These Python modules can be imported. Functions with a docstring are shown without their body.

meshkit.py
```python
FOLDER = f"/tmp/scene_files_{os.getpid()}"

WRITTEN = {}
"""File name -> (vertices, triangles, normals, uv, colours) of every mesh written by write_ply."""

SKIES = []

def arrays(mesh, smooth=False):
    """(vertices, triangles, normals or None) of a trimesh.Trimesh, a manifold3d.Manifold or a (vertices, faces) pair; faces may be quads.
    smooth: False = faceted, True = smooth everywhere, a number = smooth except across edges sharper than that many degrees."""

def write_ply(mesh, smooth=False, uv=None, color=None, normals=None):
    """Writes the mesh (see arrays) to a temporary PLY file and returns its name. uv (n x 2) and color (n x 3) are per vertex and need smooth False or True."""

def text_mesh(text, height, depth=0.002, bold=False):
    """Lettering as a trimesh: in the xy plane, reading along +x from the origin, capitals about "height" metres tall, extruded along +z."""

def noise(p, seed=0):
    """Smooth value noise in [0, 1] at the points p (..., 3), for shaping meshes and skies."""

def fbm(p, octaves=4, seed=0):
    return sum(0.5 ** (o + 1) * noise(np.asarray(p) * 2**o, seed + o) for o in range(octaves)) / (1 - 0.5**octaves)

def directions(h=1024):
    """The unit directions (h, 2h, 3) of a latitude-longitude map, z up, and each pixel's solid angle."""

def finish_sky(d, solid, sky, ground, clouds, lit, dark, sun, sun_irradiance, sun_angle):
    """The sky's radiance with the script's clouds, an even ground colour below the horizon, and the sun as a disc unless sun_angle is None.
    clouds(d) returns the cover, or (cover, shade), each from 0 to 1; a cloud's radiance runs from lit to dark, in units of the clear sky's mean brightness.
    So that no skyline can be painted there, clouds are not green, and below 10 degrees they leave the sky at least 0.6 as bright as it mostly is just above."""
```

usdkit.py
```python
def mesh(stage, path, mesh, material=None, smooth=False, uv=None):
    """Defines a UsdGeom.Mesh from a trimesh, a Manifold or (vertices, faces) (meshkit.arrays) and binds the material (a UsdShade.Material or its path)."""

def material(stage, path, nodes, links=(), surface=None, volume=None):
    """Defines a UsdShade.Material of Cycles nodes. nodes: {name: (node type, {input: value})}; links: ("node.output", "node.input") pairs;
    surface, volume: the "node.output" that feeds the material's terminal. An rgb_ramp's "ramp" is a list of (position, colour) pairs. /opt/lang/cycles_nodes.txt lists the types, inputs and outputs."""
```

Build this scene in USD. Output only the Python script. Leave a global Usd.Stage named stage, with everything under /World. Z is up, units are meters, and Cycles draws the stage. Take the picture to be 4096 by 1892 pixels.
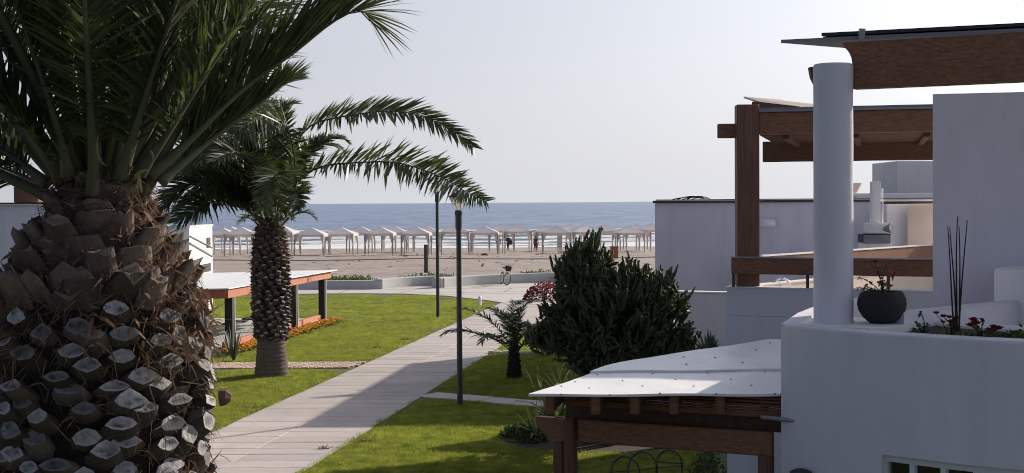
import math
import numpy as np
import trimesh
import usdkit
import meshkit
from pxr import Usd, UsdGeom, UsdLux, UsdShade, Sdf, Gf, Vt
from scipy.interpolate import CubicSpline
from scipy.spatial import ConvexHull

# ------------------------------------------------------------------ camera, sky, sun, exposure
stage = Usd.Stage.CreateInMemory()
UsdGeom.SetStageUpAxis(stage, 'Z')
UsdGeom.SetStageMetersPerUnit(stage, 1.0)
UsdGeom.Xform.Define(stage, '/World')
UsdGeom.Scope.Define(stage, '/World/Looks')
EYE = np.array([0.0, 0.0, 4.4])
FPX, CX, CY = 5900.0, 2048.0, 946.0          # focal length in pixels of the 4096 x 1892 photograph
PITCH, ROLL = math.atan(136 / 5900.0), 0.0066
fwd = np.array([0, math.cos(PITCH), -math.sin(PITCH)])
up0, rt0 = np.array([0, math.sin(PITCH), math.cos(PITCH)]), np.array([1.0, 0, 0])
CUP = up0 * math.cos(ROLL) + rt0 * math.sin(ROLL)
CRT = rt0 * math.cos(ROLL) - up0 * math.sin(ROLL)
cam = UsdGeom.Camera.Define(stage, '/World/camera')
cam.CreateFocalLengthAttr(50.0)
cam.CreateHorizontalApertureAttr(50.0 * 4096 / FPX)
cam.CreateVerticalApertureAttr(50.0 * 1892 / FPX)
cam.CreateClippingRangeAttr(Gf.Vec2f(0.1, 100000))
cam.CreateFStopAttr(0.0)
EXPOSURE = 0.42
cam.CreateExposureAttr(EXPOSURE)
mx = Gf.Matrix4d(1)
for i, r in enumerate((CRT, CUP, -fwd, EYE)):
    mx.SetRow3(i, Gf.Vec3d(*map(float, r)))
cam.AddTransformOp().Set(mx)

SUN_AZ, SUN_EL = math.radians(46.0), math.radians(22.3)
SUN = np.array([math.sin(SUN_AZ) * math.cos(SUN_EL), math.cos(SUN_AZ) * math.cos(SUN_EL), math.sin(SUN_EL)])
SKY_STRENGTH, SUN_INTENSITY = 0.10, 1.15
dome = UsdLux.DomeLight.Define(stage, '/World/sky')
dome.GetPrim().SetCustomDataByKey('kind', 'structure')
# hazy sky: the physical sky behind a veil of sea haze that is thickest towards the horizon and brightest towards the sun, with faint streaks of cloud
VEIL_BACK, VEIL_SUN = (.15, .18, .29), (.685, .690, .725)
skymat = usdkit.material(stage, '/World/Looks/sky_look', {
    'tc': ('texture_coordinate', {}),
    'sky': ('sky_texture', {'sky_type': 'single_scattering', 'sun_disc': False, 'sun_elevation': SUN_EL, 'sun_rotation': SUN_AZ,
                            'altitude': 0.0, 'air_density': 0.6, 'aerosol_density': 4.0, 'ozone_density': 1.0}),
    'ds': ('hsv', {'hue': .5, 'saturation': .62, 'value': 1.0, 'fac': 1.0}), 'tint': ('mix', {'mix_type': 'multiply', 'fac': 1.0, 'color2': (.70, .77, .88)}),
    'xyz': ('separate_xyz', {}), 'ab': ('math', {'math_type': 'maximum', 'value2': 0.0}), 'el': ('math', {'math_type': 'multiply', 'value2': -5.0}), 'ex': ('math', {'math_type': 'exponent'}),
    'vf': ('math', {'math_type': 'multiply_add', 'value2': .60, 'value3': .22}),
    'dot': ('vector_math', {'math_type': 'dot_product', 'vector2': tuple(map(float, SUN))}),
    'mr': ('map_range', {'range_type': 'smoothstep', 'from_min': -.5, 'from_max': .95, 'to_min': 0.0, 'to_max': 1.0, 'clamp': True}),
    'veil': ('mix', {'mix_type': 'mix', 'color1': tuple(c / SKY_STRENGTH for c in VEIL_BACK), 'color2': tuple(c / SKY_STRENGTH for c in VEIL_SUN)}),
    'mp': ('mapping', {'scale': (2.2, 2.2, 26.0)}), 'cn': ('noise_texture', {'scale': 1.6, 'detail': 6.0, 'roughness': .55}),
    'cm': ('map_range', {'from_min': .42, 'from_max': .75, 'to_min': 0.0, 'to_max': .10, 'clamp': True}),
    'cl': ('mix', {'mix_type': 'mix', 'color2': tuple(c / SKY_STRENGTH for c in (.80, .78, .78))}),
    'mx': ('mix', {'mix_type': 'mix'}),
    'bg': ('background_shader', {'strength': SKY_STRENGTH})},
    [('tc.generated', 'xyz.vector'), ('xyz.z', 'ab.value1'), ('ab.value', 'el.value1'), ('el.value', 'ex.value1'), ('ex.value', 'vf.value1'),
     ('tc.generated', 'dot.vector1'), ('dot.value', 'mr.value'), ('mr.result', 'veil.fac'),
     ('vf.value', 'mx.fac'), ('sky.color', 'ds.color'), ('ds.color', 'tint.color1'), ('tint.color', 'mx.color1'), ('veil.color', 'cl.color1'), ('tc.generated', 'mp.vector'), ('mp.vector', 'cn.vector'), ('cn.fac', 'cm.value'), ('cm.result', 'cl.fac'),
     ('cl.color', 'mx.color2'), ('mx.color', 'bg.color')], surface='bg.background')
UsdShade.MaterialBindingAPI.Apply(dome.GetPrim()).Bind(skymat)
sun = UsdLux.DistantLight.Define(stage, '/World/sun')
sun.CreateNormalizeAttr(True)
sun.CreateIntensityAttr(SUN_INTENSITY)
sun.CreateAngleAttr(0.6)
sun.CreateColorAttr(Gf.Vec3f(1.0, 0.89, 0.74))
sx = np.cross([0, 0, 1.0], SUN); sx /= np.linalg.norm(sx)
mx = Gf.Matrix4d(1)
for i, r in enumerate((sx, np.cross(SUN, sx), SUN)):
    mx.SetRow3(i, Gf.Vec3d(*map(float, r)))
sun.AddTransformOp().Set(mx)

# ------------------------------------------------------------------ helpers
def ray(u, v):
    return fwd + CRT * ((u - CX) / FPX) + CUP * ((CY - v) / FPX)
def at(u, v, Y):
    """the point at distance Y in front of the camera that the photograph shows at pixel (u, v)"""
    d = ray(u, v)
    return EYE + d * (Y / d[1])
def gp(u, v, z=0.0):
    """the point of the level z that the photograph shows at pixel (u, v)"""
    d = ray(u, v)
    return EYE + d * ((z - EYE[2]) / d[2])

names = {}
def free(parent, name):
    key = (str(parent), name)
    n = names.get(key, 0)
    names[key] = n + 1
    return f'{parent}/{name}' + (f'_{n:03d}' if n else '')
def path_of(p):
    return '/World' if p is None else str(p.GetPath())
def tag(p, label=None, cat=None, group=None, kind=None):
    for k, v in (('label', label), ('category', cat), ('group', group), ('kind', kind)):
        if v:
            p.SetCustomDataByKey(k, v)
    return p
def thing(name, label=None, cat=None, loc=(0, 0, 0), rz=0.0, group=None, kind=None):
    x = UsdGeom.Xform.Define(stage, free('/World', name))
    x.AddTranslateOp().Set(Gf.Vec3d(*map(float, loc)))
    x.AddRotateZOp().Set(float(math.degrees(rz)))
    return tag(x.GetPrim(), label, cat, group, kind)
def copy_of(src, loc, rz, label, group=None, scale=None):
    was = src.GetCustomData()
    x = UsdGeom.Xform.Define(stage, free('/World', src.GetName()))
    x.AddTranslateOp().Set(Gf.Vec3d(*map(float, loc)))
    x.AddRotateZOp().Set(float(math.degrees(rz)))
    if scale:
        x.AddScaleOp().Set(Gf.Vec3f(*scale))
    p = x.GetPrim()
    p.GetReferences().AddInternalReference(src.GetPath())
    p.SetInstanceable(True)
    return tag(p, label, was['category'], group or was.get('group'))

class MB:
    """collects faces; build() makes them one Mesh prim"""
    def __init__(self):
        self.v, self.f, self.t, self.n = [], [], [], 0
    def add(self, v, f, tint=None):
        v, f = np.asarray(v, float), np.asarray(f, int)
        if f.ndim == 2 and f.shape[1] == 4:
            f = np.vstack([f[:, [0, 1, 2]], f[:, [0, 2, 3]]])
        self.v.append(v); self.f.append(f + self.n); self.n += len(v)
        self.t.append(np.broadcast_to(np.asarray((0, 0, 0) if tint is None else tint, float), (len(v), 3)))
        return self
    def mesh(self, m, tint=None):
        return self.add(np.array(m.vertices), np.array(m.faces), tint)
    def box(self, c, s, rz=0.0, ch=0.0, R=None):
        """chamfered box: centre, size, turn about z (or rotation matrix R with columns = local axes)"""
        h = np.array(s, float) / 2
        if ch > 0:
            ch = min(ch, h.min() * .45)
            p = []
            for sx_ in (-1, 1):
                for sy_ in (-1, 1):
                    for sz_ in (-1, 1):
                        sg = np.array([sx_, sy_, sz_])
                        for k in range(3):
                            q = h - ch; q[k] = h[k]
                            p.append(sg * q)
            p = np.array(p)
            hull = ConvexHull(p)
            f = hull.simplices.copy()
            nn = hull.equations[:, :3]
            fl = np.einsum('ij,ij->i', np.cross(p[f[:, 1]] - p[f[:, 0]], p[f[:, 2]] - p[f[:, 0]]), nn) < 0
            f[fl] = f[fl][:, ::-1]
        else:
            p = np.array([[x, y, z] for x in (-1, 1) for y in (-1, 1) for z in (-1, 1)]) * h
            f = np.array([[0, 1, 3, 2], [4, 6, 7, 5], [0, 4, 5, 1], [2, 3, 7, 6], [0, 2, 6, 4], [1, 5, 7, 3]])
        if R is None:
            c_, s_ = math.cos(rz), math.sin(rz)
            R = np.array([[c_, -s_, 0], [s_, c_, 0], [0, 0, 1]])
        return self.add(p @ R.T + np.asarray(c, float), f)
    def beam(self, a, b, w, h, ch=0.0, up=(0, 0, 1.0), drop=0.0):
        """bar from a to b (centre line of its TOP when drop is h/2), width w, height h"""
        a, b = np.asarray(a, float), np.asarray(b, float)
        x = b - a; L = np.linalg.norm(x); x = x / L
        y = np.cross(up, x); y /= np.linalg.norm(y); z = np.cross(x, y)
        return self.box((a + b) / 2 - z * drop, (L, w, h), ch=ch, R=np.stack([x, y, z], 1))
    def prism(self, poly, z0, z1):
        """upright prism over a plan polygon (counter-clockwise), may be concave"""
        poly = np.asarray(poly, float)
        import shapely.geometry as sg
        g = sg.Polygon(poly)
        m = trimesh.creation.extrude_polygon(g, z1 - z0, engine='earcut')
        m.apply_translation([0, 0, z0])
        return self.mesh(m)
    def lathe(self, prof, c=(0, 0, 0), n=24, axis=None):
        prof = np.asarray(prof, float)
        a = np.arange(n) * 2 * math.pi / n
        v = np.stack([prof[:, None, 0] * np.cos(a), prof[:, None, 0] * np.sin(a), np.broadcast_to(prof[:, None, 1], (len(prof), n))], -1).reshape(-1, 3)
        i, j = np.meshgrid(np.arange(len(prof) - 1), np.arange(n), indexing='ij')
        q = np.stack([i * n + j, i * n + (j + 1) % n, (i + 1) * n + (j + 1) % n, (i + 1) * n + j], -1).reshape(-1, 4)
        if axis is not None:
            v = v @ frame(axis).T
        return self.add(v + np.asarray(c, float), q)
    def tube(self, pts, radii, n=8, cap=True):
        p = np.asarray(pts, float)
        r = np.broadcast_to(np.asarray(radii, float), (len(p),))
        t = np.gradient(p, axis=0); t /= np.linalg.norm(t, axis=1, keepdims=True) + 1e-12
        ref = np.array([0.0, 0, 1.0]) if abs(t[:, 2]).mean() < .8 else np.array([1.0, 0, 0])
        a = np.cross(t, ref); a /= np.linalg.norm(a, axis=1, keepdims=True) + 1e-12
        b = np.cross(t, a)
        an = np.arange(n) * 2 * math.pi / n
        v = p[:, None] + r[:, None, None] * (np.cos(an)[None, :, None] * a[:, None] + np.sin(an)[None, :, None] * b[:, None])
        m = len(p)
        i, j = np.meshgrid(np.arange(m - 1), np.arange(n), indexing='ij')
        q = np.stack([i * n + j, (i + 1) * n + j, (i + 1) * n + (j + 1) % n, i * n + (j + 1) % n], -1).reshape(-1, 4)
        v = v.reshape(-1, 3)
        f = np.vstack([q[:, [0, 1, 2]], q[:, [0, 2, 3]]])
        if cap:
            v = np.vstack([v, p[0], p[-1]]); k = m * n
            jj = np.arange(n)
            f = np.vstack([f, np.stack([np.full(n, k), jj, (jj + 1) % n], 1), np.stack([np.full(n, k + 1), (m - 1) * n + (jj + 1) % n, (m - 1) * n + jj], 1)])
        return self.add(v, f)
    def build(self, name, m, parent=None, smooth=False, tint=False, **kw):
        v, f = np.vstack(self.v), np.vstack(self.f)
        p = free(path_of(parent), name)
        if smooth is not False and not tint:
            o = usdkit.mesh(stage, p, (v, f), M[m], smooth=smooth)
        else:
            o = usdkit.mesh(stage, p, (v, f), M[m], smooth=True if (smooth is not False) else False)
        if tint:
            UsdGeom.PrimvarsAPI(o).CreatePrimvar('tint', Sdf.ValueTypeNames.Float3Array, 'vertex').Set(Vt.Vec3fArray.FromNumpy(np.vstack(self.t).astype(np.float32)))
        return tag(o.GetPrim(), **kw)

def frame(d):
    """rotation matrix whose third column is d"""
    d = np.asarray(d, float) / np.linalg.norm(d)
    x = np.cross([0, 1.0, 0] if abs(d[1]) < .9 else [1.0, 0, 0], d); x /= np.linalg.norm(x)
    return np.stack([x, np.cross(d, x), d], 1)
def spline(pts, n):
    pts = np.asarray(pts, float)
    s = np.concatenate([[0], np.cumsum(np.linalg.norm(np.diff(pts, axis=0), axis=1))])
    return CubicSpline(s, pts)(np.linspace(0, s[-1], n))

# ------------------------------------------------------------------ materials
M = {}
def mat(name, col, rough=.6, var=.15, scale=4.0, stretch=(1, 1, 1), bump=0.0, bscale=60.0, bdist=.01, spec=.4, metallic=0.0, transl=0.0,
        col2=None, detail=4, tint=False, rand=0.0, dirt=0.0, dcol=(.2, .18, .15), dscale=.6, obj=False, dstretch=(1, 1, 1)):
    col = np.array(col, float)
    lo, hi = (np.clip(col * (1 - var), 0, 1), np.clip(col * (1 + var), 0, 1)) if col2 is None else (col, np.array(col2, float))
    nodes = {'geo': ('texture_coordinate', {}) if obj else ('geometry', {}),
             'map': ('mapping', {'scale': stretch}),
             'n': ('noise_texture', {'scale': scale, 'detail': float(detail), 'roughness': .6}),
             'r': ('rgb_ramp', {'ramp': [(.28, tuple(lo)), (.72, tuple(hi))]}),
             'p': ('principled_bsdf', {'roughness': rough, 'specular_ior_level': spec, 'metallic': metallic})}
    src = 'geo.object' if obj else 'geo.position'
    links = [(src, 'map.vector'), ('map.vector', 'n.vector'), ('n.fac', 'r.fac')]
    c = 'r.color'
    if tint:
        nodes['att'] = ('attribute', {'attribute': 'tint'})
        nodes['mul'] = ('mix', {'mix_type': 'multiply', 'fac': 1.0})
        links += [('att.color', 'mul.color1'), (c, 'mul.color2')]
        c = 'mul.color'
    if dirt:
        nodes['dmap'] = ('mapping', {'scale': dstretch})
        nodes['dn'] = ('noise_texture', {'scale': dscale, 'detail': 6.0, 'roughness': .65})
        nodes['dr'] = ('map_range', {'from_min': .5, 'from_max': .78, 'to_min': 0.0, 'to_max': dirt, 'clamp': True})
        nodes['dm'] = ('mix', {'mix_type': 'mix', 'color2': dcol})
        links += [(src, 'dmap.vector'), ('dmap.vector', 'dn.vector'), ('dn.fac', 'dr.value'), ('dr.result', 'dm.fac'), (c, 'dm.color1')]
        c = 'dm.color'
    if rand:
        nodes['oi'] = ('object_info', {})
        nodes['rr'] = ('map_range', {'from_min': 0.0, 'from_max': 1.0, 'to_min': 1 - rand, 'to_max': 1 + rand})
        nodes['rm'] = ('vector_math', {'math_type': 'scale'})
        links += [('oi.random', 'rr.value'), (c, 'rm.vector1'), ('rr.result', 'rm.scale')]
        c = 'rm.vector'
    links.append((c, 'p.base_color'))
    if bump:
        nodes['bn'] = ('noise_texture', {'scale': bscale, 'detail': 5.0, 'roughness': .6})
        nodes['b'] = ('bump', {'strength': bump, 'distance': bdist})
        links += [('map.vector', 'bn.vector'), ('bn.fac', 'b.height'), ('b.normal', 'p.normal')]
    out = 'p.BSDF'
    if transl:
        nodes['tr'] = ('translucent_bsdf', {})
        nodes['tg'] = ('hsv', {'hue': .5, 'saturation': 1.15, 'value': 1.6, 'fac': 1.0})
        nodes['mx'] = ('mix_closure', {'fac': transl})
        links += [(c, 'tg.color'), ('tg.color', 'tr.color'), ('p.BSDF', 'mx.closure1'), ('tr.BSDF', 'mx.closure2')]
        out = 'mx.closure'
    M[name] = usdkit.material(stage, f'/World/Looks/{name}', nodes, links, surface=out)

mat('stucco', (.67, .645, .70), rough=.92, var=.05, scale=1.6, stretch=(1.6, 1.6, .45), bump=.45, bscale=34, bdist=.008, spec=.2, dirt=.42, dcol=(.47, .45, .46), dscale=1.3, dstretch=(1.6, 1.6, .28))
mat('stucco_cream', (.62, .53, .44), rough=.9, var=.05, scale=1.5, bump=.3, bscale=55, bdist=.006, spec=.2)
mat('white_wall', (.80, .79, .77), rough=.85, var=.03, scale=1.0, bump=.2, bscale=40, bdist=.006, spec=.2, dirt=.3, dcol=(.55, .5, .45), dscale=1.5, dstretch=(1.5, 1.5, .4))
mat('wood_x', (.215, .095, .05), rough=.55, var=.4, scale=3, stretch=(1.2, 9, 22), bump=.25, bscale=6, bdist=.006, spec=.35, dirt=.35, dcol=(.07, .03, .02), dscale=1.4)
mat('wood_z', (.14, .066, .04), rough=.55, var=.4, scale=3, stretch=(16, 16, .8), bump=.25, bscale=6, bdist=.006, spec=.35, dirt=.35, dcol=(.07, .03, .02), dscale=1.4)
mat('wood_dark', (.095, .046, .03), rough=.65, var=.35, scale=3, stretch=(1.5, 9, 20), bump=.25, bscale=6, bdist=.006, spec=.3)
mat('sheet_white', (.80, .80, .81), rough=.42, var=.03, scale=2.0, spec=.45, dirt=.55, dcol=(.52, .50, .47), dscale=1.6, dstretch=(2.2, .8, 1))
mat('sheet_grey', (.22, .225, .24), rough=.5, var=.1, scale=5)
mat('sheet_dark', (.03, .03, .034), rough=.5, var=.2, scale=5)
mat('sheet_tan', (.52, .46, .42), rough=.6, var=.06, scale=3, transl=.45)
mat('terracotta', (.42, .15, .085), rough=.75, var=.18, scale=6, bump=.2, bscale=40, dirt=.3, dcol=(.25, .12, .09))
mat('dark_post', (.02, .019, .02), rough=.6, var=.3, scale=6)
mat('metal_dark', (.022, .023, .027), rough=.45, var=.35, scale=8, spec=.5, dirt=.35, dcol=(.07, .055, .05), dscale=2.5)
mat('metal_grey', (.28, .28, .29), rough=.45, var=.15, scale=10, metallic=.5)
mat('white_plastic', (.78, .78, .78), rough=.4, var=.03)
mat('lamp_glass', (.82, .82, .80), rough=.25, var=.03, transl=.5)
mat('roof_cap', (.075, .045, .036), rough=.7, var=.3, scale=10)
mat('concrete', (.47, .44, .42), rough=.85, var=.1, scale=2.2, bump=.25, bscale=30, bdist=.008, dirt=.35, dcol=(.36, .34, .33), dscale=.5)
mat('slab', (.45, .40, .385), rough=.85, var=.2, scale=2.4, stretch=(1, 9, 1), bump=.7, bscale=7, bdist=.014, dirt=.55, dcol=(.29, .265, .26), dscale=.9, rand=.09, detail=7)
mat('slab_bed', (.14, .125, .115), rough=.95, var=.3, scale=20)
mat('brick', (.45, .33, .27), rough=.9, var=.2, scale=8, bump=.3, bscale=60, rand=.18)
mat('stone_white', (.62, .58, .54), rough=.85, var=.2, scale=5, bump=.3, rand=.12)
mat('planter_wall', (.43, .425, .42), rough=.85, var=.08, scale=1.5, bump=.25, bscale=30, dirt=.3, dcol=(.42, .4, .38), dscale=.6)
mat('sand', (.255, .212, .19), col2=(.36, .305, .275), rough=.95, scale=.9, stretch=(.45, 1, 1), bump=1.0, bscale=1.3, bdist=.25, detail=8, dirt=.5, dcol=(.21, .165, .145), dscale=.35)
mat('soil', (.045, .032, .024), rough=.95, var=.4, scale=14, bump=.8, bscale=24, bdist=.03)
mat('dry_soil', (.10, .062, .038), rough=.95, var=.4, scale=20, bump=.8, bscale=40, bdist=.02)
mat('lawn', (.055, .075, .016), col2=(.125, .15, .03), rough=.85, scale=1.1, detail=7, bump=1.0, bscale=26, bdist=.05, dirt=.45, dcol=(.17, .16, .05), dscale=.55)
mat('grass_blade', (.085, .115, .026), col2=(.28, .295, .075), rough=.6, scale=3.4, detail=6, transl=.5, rand=.22)
mat('frond', (.026, .038, .016), col2=(.070, .090, .034), rough=.46, scale=6.0, transl=.30, spec=.5, rand=.3)
mat('frond_small', (.028, .044, .018), col2=(.05, .07, .025), rough=.5, scale=2.2, transl=.2, rand=.2)
mat('rachis', (.05, .056, .032), col2=(.085, .085, .048), rough=.55, scale=3, spec=.4)
mat('boot', (.95, .95, .95), rough=.95, var=.38, scale=16, stretch=(1, 1, .35), bump=.9, bscale=55, bdist=.02, tint=True, spec=.15, detail=7)
mat('palm_core', (.028, .02, .017), rough=.95, var=.5, scale=14, bump=1.0, bscale=45, bdist=.05, spec=.1)
mat('palm_foot', (.13, .105, .09), rough=.9, var=.35, scale=6, stretch=(1, 1, 6), bump=.9, bscale=5, bdist=.05, spec=.15)
mat('fibre', (.10, .062, .042), col2=(.21, .135, .095), rough=.9, scale=9, spec=.15, transl=.15)
mat('bush', (.036, .050, .024), col2=(.105, .125, .058), rough=.6, scale=5, transl=.12, spec=.4, detail=5)
mat('bush_stem', (.07, .055, .042), rough=.9, var=.3)
mat('leaf', (.035, .06, .018), col2=(.075, .11, .03), rough=.5, scale=7, transl=.25)
mat('leaf_pale', (.16, .17, .075), col2=(.26, .25, .12), rough=.5, scale=5, transl=.3)
mat('agave', (.06, .085, .06), col2=(.10, .13, .085), rough=.5, scale=6)
mat('dry_leaf', (.16, .11, .055), col2=(.22, .16, .08), rough=.7, scale=9, transl=.2)
mat('petal_red', (.15, .018, .024), rough=.5, var=.35, scale=20, transl=.25)
mat('petal_dark', (.14, .008, .02), rough=.5, var=.35, scale=20, transl=.2)
mat('petal_bright', (.62, .035, .03), rough=.5, var=.25, scale=20, transl=.3)
mat('petal_orange', (.62, .30, .012), col2=(.72, .42, .03), rough=.6, scale=6, transl=.25)
mat('crown_red', (.075, .03, .030), col2=(.14, .042, .042), rough=.7, scale=7, transl=.2)
mat('stem_dark', (.018, .014, .013), rough=.7, var=.4, scale=20)
mat('pot', (.021, .02, .022), rough=.75, var=.15, scale=6, bump=.12, bscale=80)
mat('canopy', (.66, .64, .66), rough=.85, var=.05, scale=1.5, transl=.35)
mat('valance', (.58, .56, .575), rough=.85, var=.05, scale=1.5, transl=.3)
mat('drape', (.62, .575, .55), rough=.9, var=.10, scale=4, transl=.25)
mat('pole_wood', (.12, .075, .055), rough=.8, var=.3, scale=6)
mat('rust_box', (.36, .12, .055), rough=.8, var=.2, scale=5)
mat('rock', (.09, .08, .075), rough=.9, var=.3, scale=6, bump=.6, bscale=12, bdist=.05)
mat('kelp', (.07, .05, .04), rough=.9, var=.4, scale=5)
mat('rope', (.10, .075, .06), rough=.9, var=.2)
mat('post_grey', (.075, .07, .068), rough=.85, var=.3, scale=6, stretch=(4, 4, .6), bump=.4)
mat('skin', (.30, .17, .12), rough=.6, var=.1)
mat('cloth_dark', (.035, .03, .035), rough=.9, var=.2)
mat('cloth_red', (.16, .05, .045), rough=.9, var=.2)
mat('rubber', (.02, .02, .02), rough=.7, var=.2)
mat('bike_paint', (.55, .54, .52), rough=.35, var=.05)
mat('wicker', (.03, .022, .02), rough=.8, var=.4, scale=30)
mat('interior', (.06, .055, .055), rough=.9, var=.3)
mat('frame_white', (.66, .66, .67), rough=.5, var=.04)

def glass(name, tintc, dark):
    M[name] = usdkit.material(stage, f'/World/Looks/{name}', {
        'fr': ('fresnel', {'IOR': 1.5}), 'tr': ('transparent_bsdf', {'color': tintc}), 'gl': ('glossy_bsdf', {'color': (.95, .95, .95), 'roughness': .02}),
        'm': ('mix_closure', {})}, [('fr.fac', 'm.fac'), ('tr.BSDF', 'm.closure1'), ('gl.BSDF', 'm.closure2')], surface='m.closure')
glass('pane', (.75, .78, .80), 0)
glass('pane_blue', (.70, .86, .90), 0)
glass('lantern_glass', (.9, .9, .9), 0)

def water():
    n = {'geo': ('geometry', {}), 'm1': ('mapping', {'scale': (.05, .22, 1)}), 'n1': ('noise_texture', {'scale': 1.0, 'detail': 6.0, 'roughness': .6}),
         'b': ('bump', {'strength': 1.0, 'distance': 1.9}), 'm2': ('mapping', {'scale': (.10, .030, 1)}), 'n2': ('noise_texture', {'scale': 1.0, 'detail': 7.0, 'roughness': .62}),
         'r': ('rgb_ramp', {'ramp': [(.36, (.055, .105, .215)), (.64, (.17, .235, .365))]}),
         'p': ('principled_bsdf', {'roughness': .30, 'specular_ior_level': .5})}
    M['sea'] = usdkit.material(stage, '/World/Looks/sea_look', n, [('geo.position', 'm1.vector'), ('m1.vector', 'n1.vector'), ('n1.fac', 'b.height'), ('b.normal', 'p.normal'),
        ('geo.position', 'm2.vector'), ('m2.vector', 'n2.vector'), ('n2.fac', 'r.fac'), ('r.color', 'p.base_color')], surface='p.BSDF')
    n = {'geo': ('geometry', {}), 'm1': ('mapping', {'scale': (.12, .5, .8)}), 'n1': ('noise_texture', {'scale': 1.0, 'detail': 7.0, 'roughness': .65}),
         'att': ('attribute', {'attribute': 'tint'}), 'sp': ('separate_color', {}), 'add': ('math', {'math_type': 'add'}),
         'mr': ('map_range', {'from_min': .66, 'from_max': .92, 'to_min': 0.0, 'to_max': 1.0, 'clamp': True}),
         'mc': ('mix', {'mix_type': 'mix', 'color1': (.13, .165, .20), 'color2': (.80, .80, .80)}),
         'b': ('bump', {'strength': .8, 'distance': .3}),
         'p': ('principled_bsdf', {'roughness': .45, 'specular_ior_level': .4})}
    M['surf'] = usdkit.material(stage, '/World/Looks/surf_look', n, [('geo.position', 'm1.vector'), ('m1.vector', 'n1.vector'), ('att.color', 'sp.color'), ('sp.r', 'add.value1'), ('n1.fac', 'add.value2'),
        ('add.value', 'mr.value'), ('mr.result', 'mc.fac'), ('mc.color', 'p.base_color'), ('n1.fac', 'b.height'), ('b.normal', 'p.normal')], surface='p.BSDF')
water()

# ================================================================== the setting
rng = np.random.default_rng(11)
PD = np.array([.1454, .9894]); PSL = .147                # direction of the walkway
def path_left(y): return -5.63 + PSL * (y - 29.46)
def path_right(y): return -2.66 + PSL * (y - 29.46)

# lawn: one sheet, gently uneven away from the paving
gx, gy = np.meshgrid(np.linspace(-70, 70, 141), np.linspace(-12, 83, 120), indexing='ij')
V = np.stack([gx, gy, np.zeros_like(gx)], -1).reshape(-1, 3)
ii, jj = np.meshgrid(np.arange(140), np.arange(119), indexing='ij')
def gridq(nx, ny):
    i, j = np.meshgrid(np.arange(nx - 1), np.arange(ny - 1), indexing='ij')
    return np.stack([i * ny + j, (i + 1) * ny + j, (i + 1) * ny + j + 1, i * ny + j + 1], -1).reshape(-1, 4)
MB().add(V, gridq(141, 120)).build('lawn', 'lawn', kind='structure')

# beach
def beach_z(x, y):
    z = np.interp(y, [80, 84, 100, 125, 150, 175, 192, 205, 240], [.30, .28, .08, -.35, -.86, -1.2, -1.5, -1.85, -3.2])
    q = np.stack([x * .16, y * .22, 0 * x], -1)
    return z + (meshkit.fbm(q, 5, 3) - .5) * .42 * np.clip((y - 81) / 8, 0, 1) * np.clip((205 - y) / 25, .15, 1)
xs = np.concatenate([np.linspace(-420, -62, 30), np.linspace(-60, 45, 260), np.linspace(47, 420, 30)])
ys = np.concatenate([np.linspace(80.6, 110, 110), np.linspace(110.5, 205, 150), np.linspace(207, 240, 10)])
gx, gy = np.meshgrid(xs, ys, indexing='ij')
V = np.stack([gx, gy, beach_z(gx, gy)], -1).reshape(-1, 3)
MB().add(V, gridq(len(xs), len(ys))).build('beach', 'sand', smooth=True, kind='structure')

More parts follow.
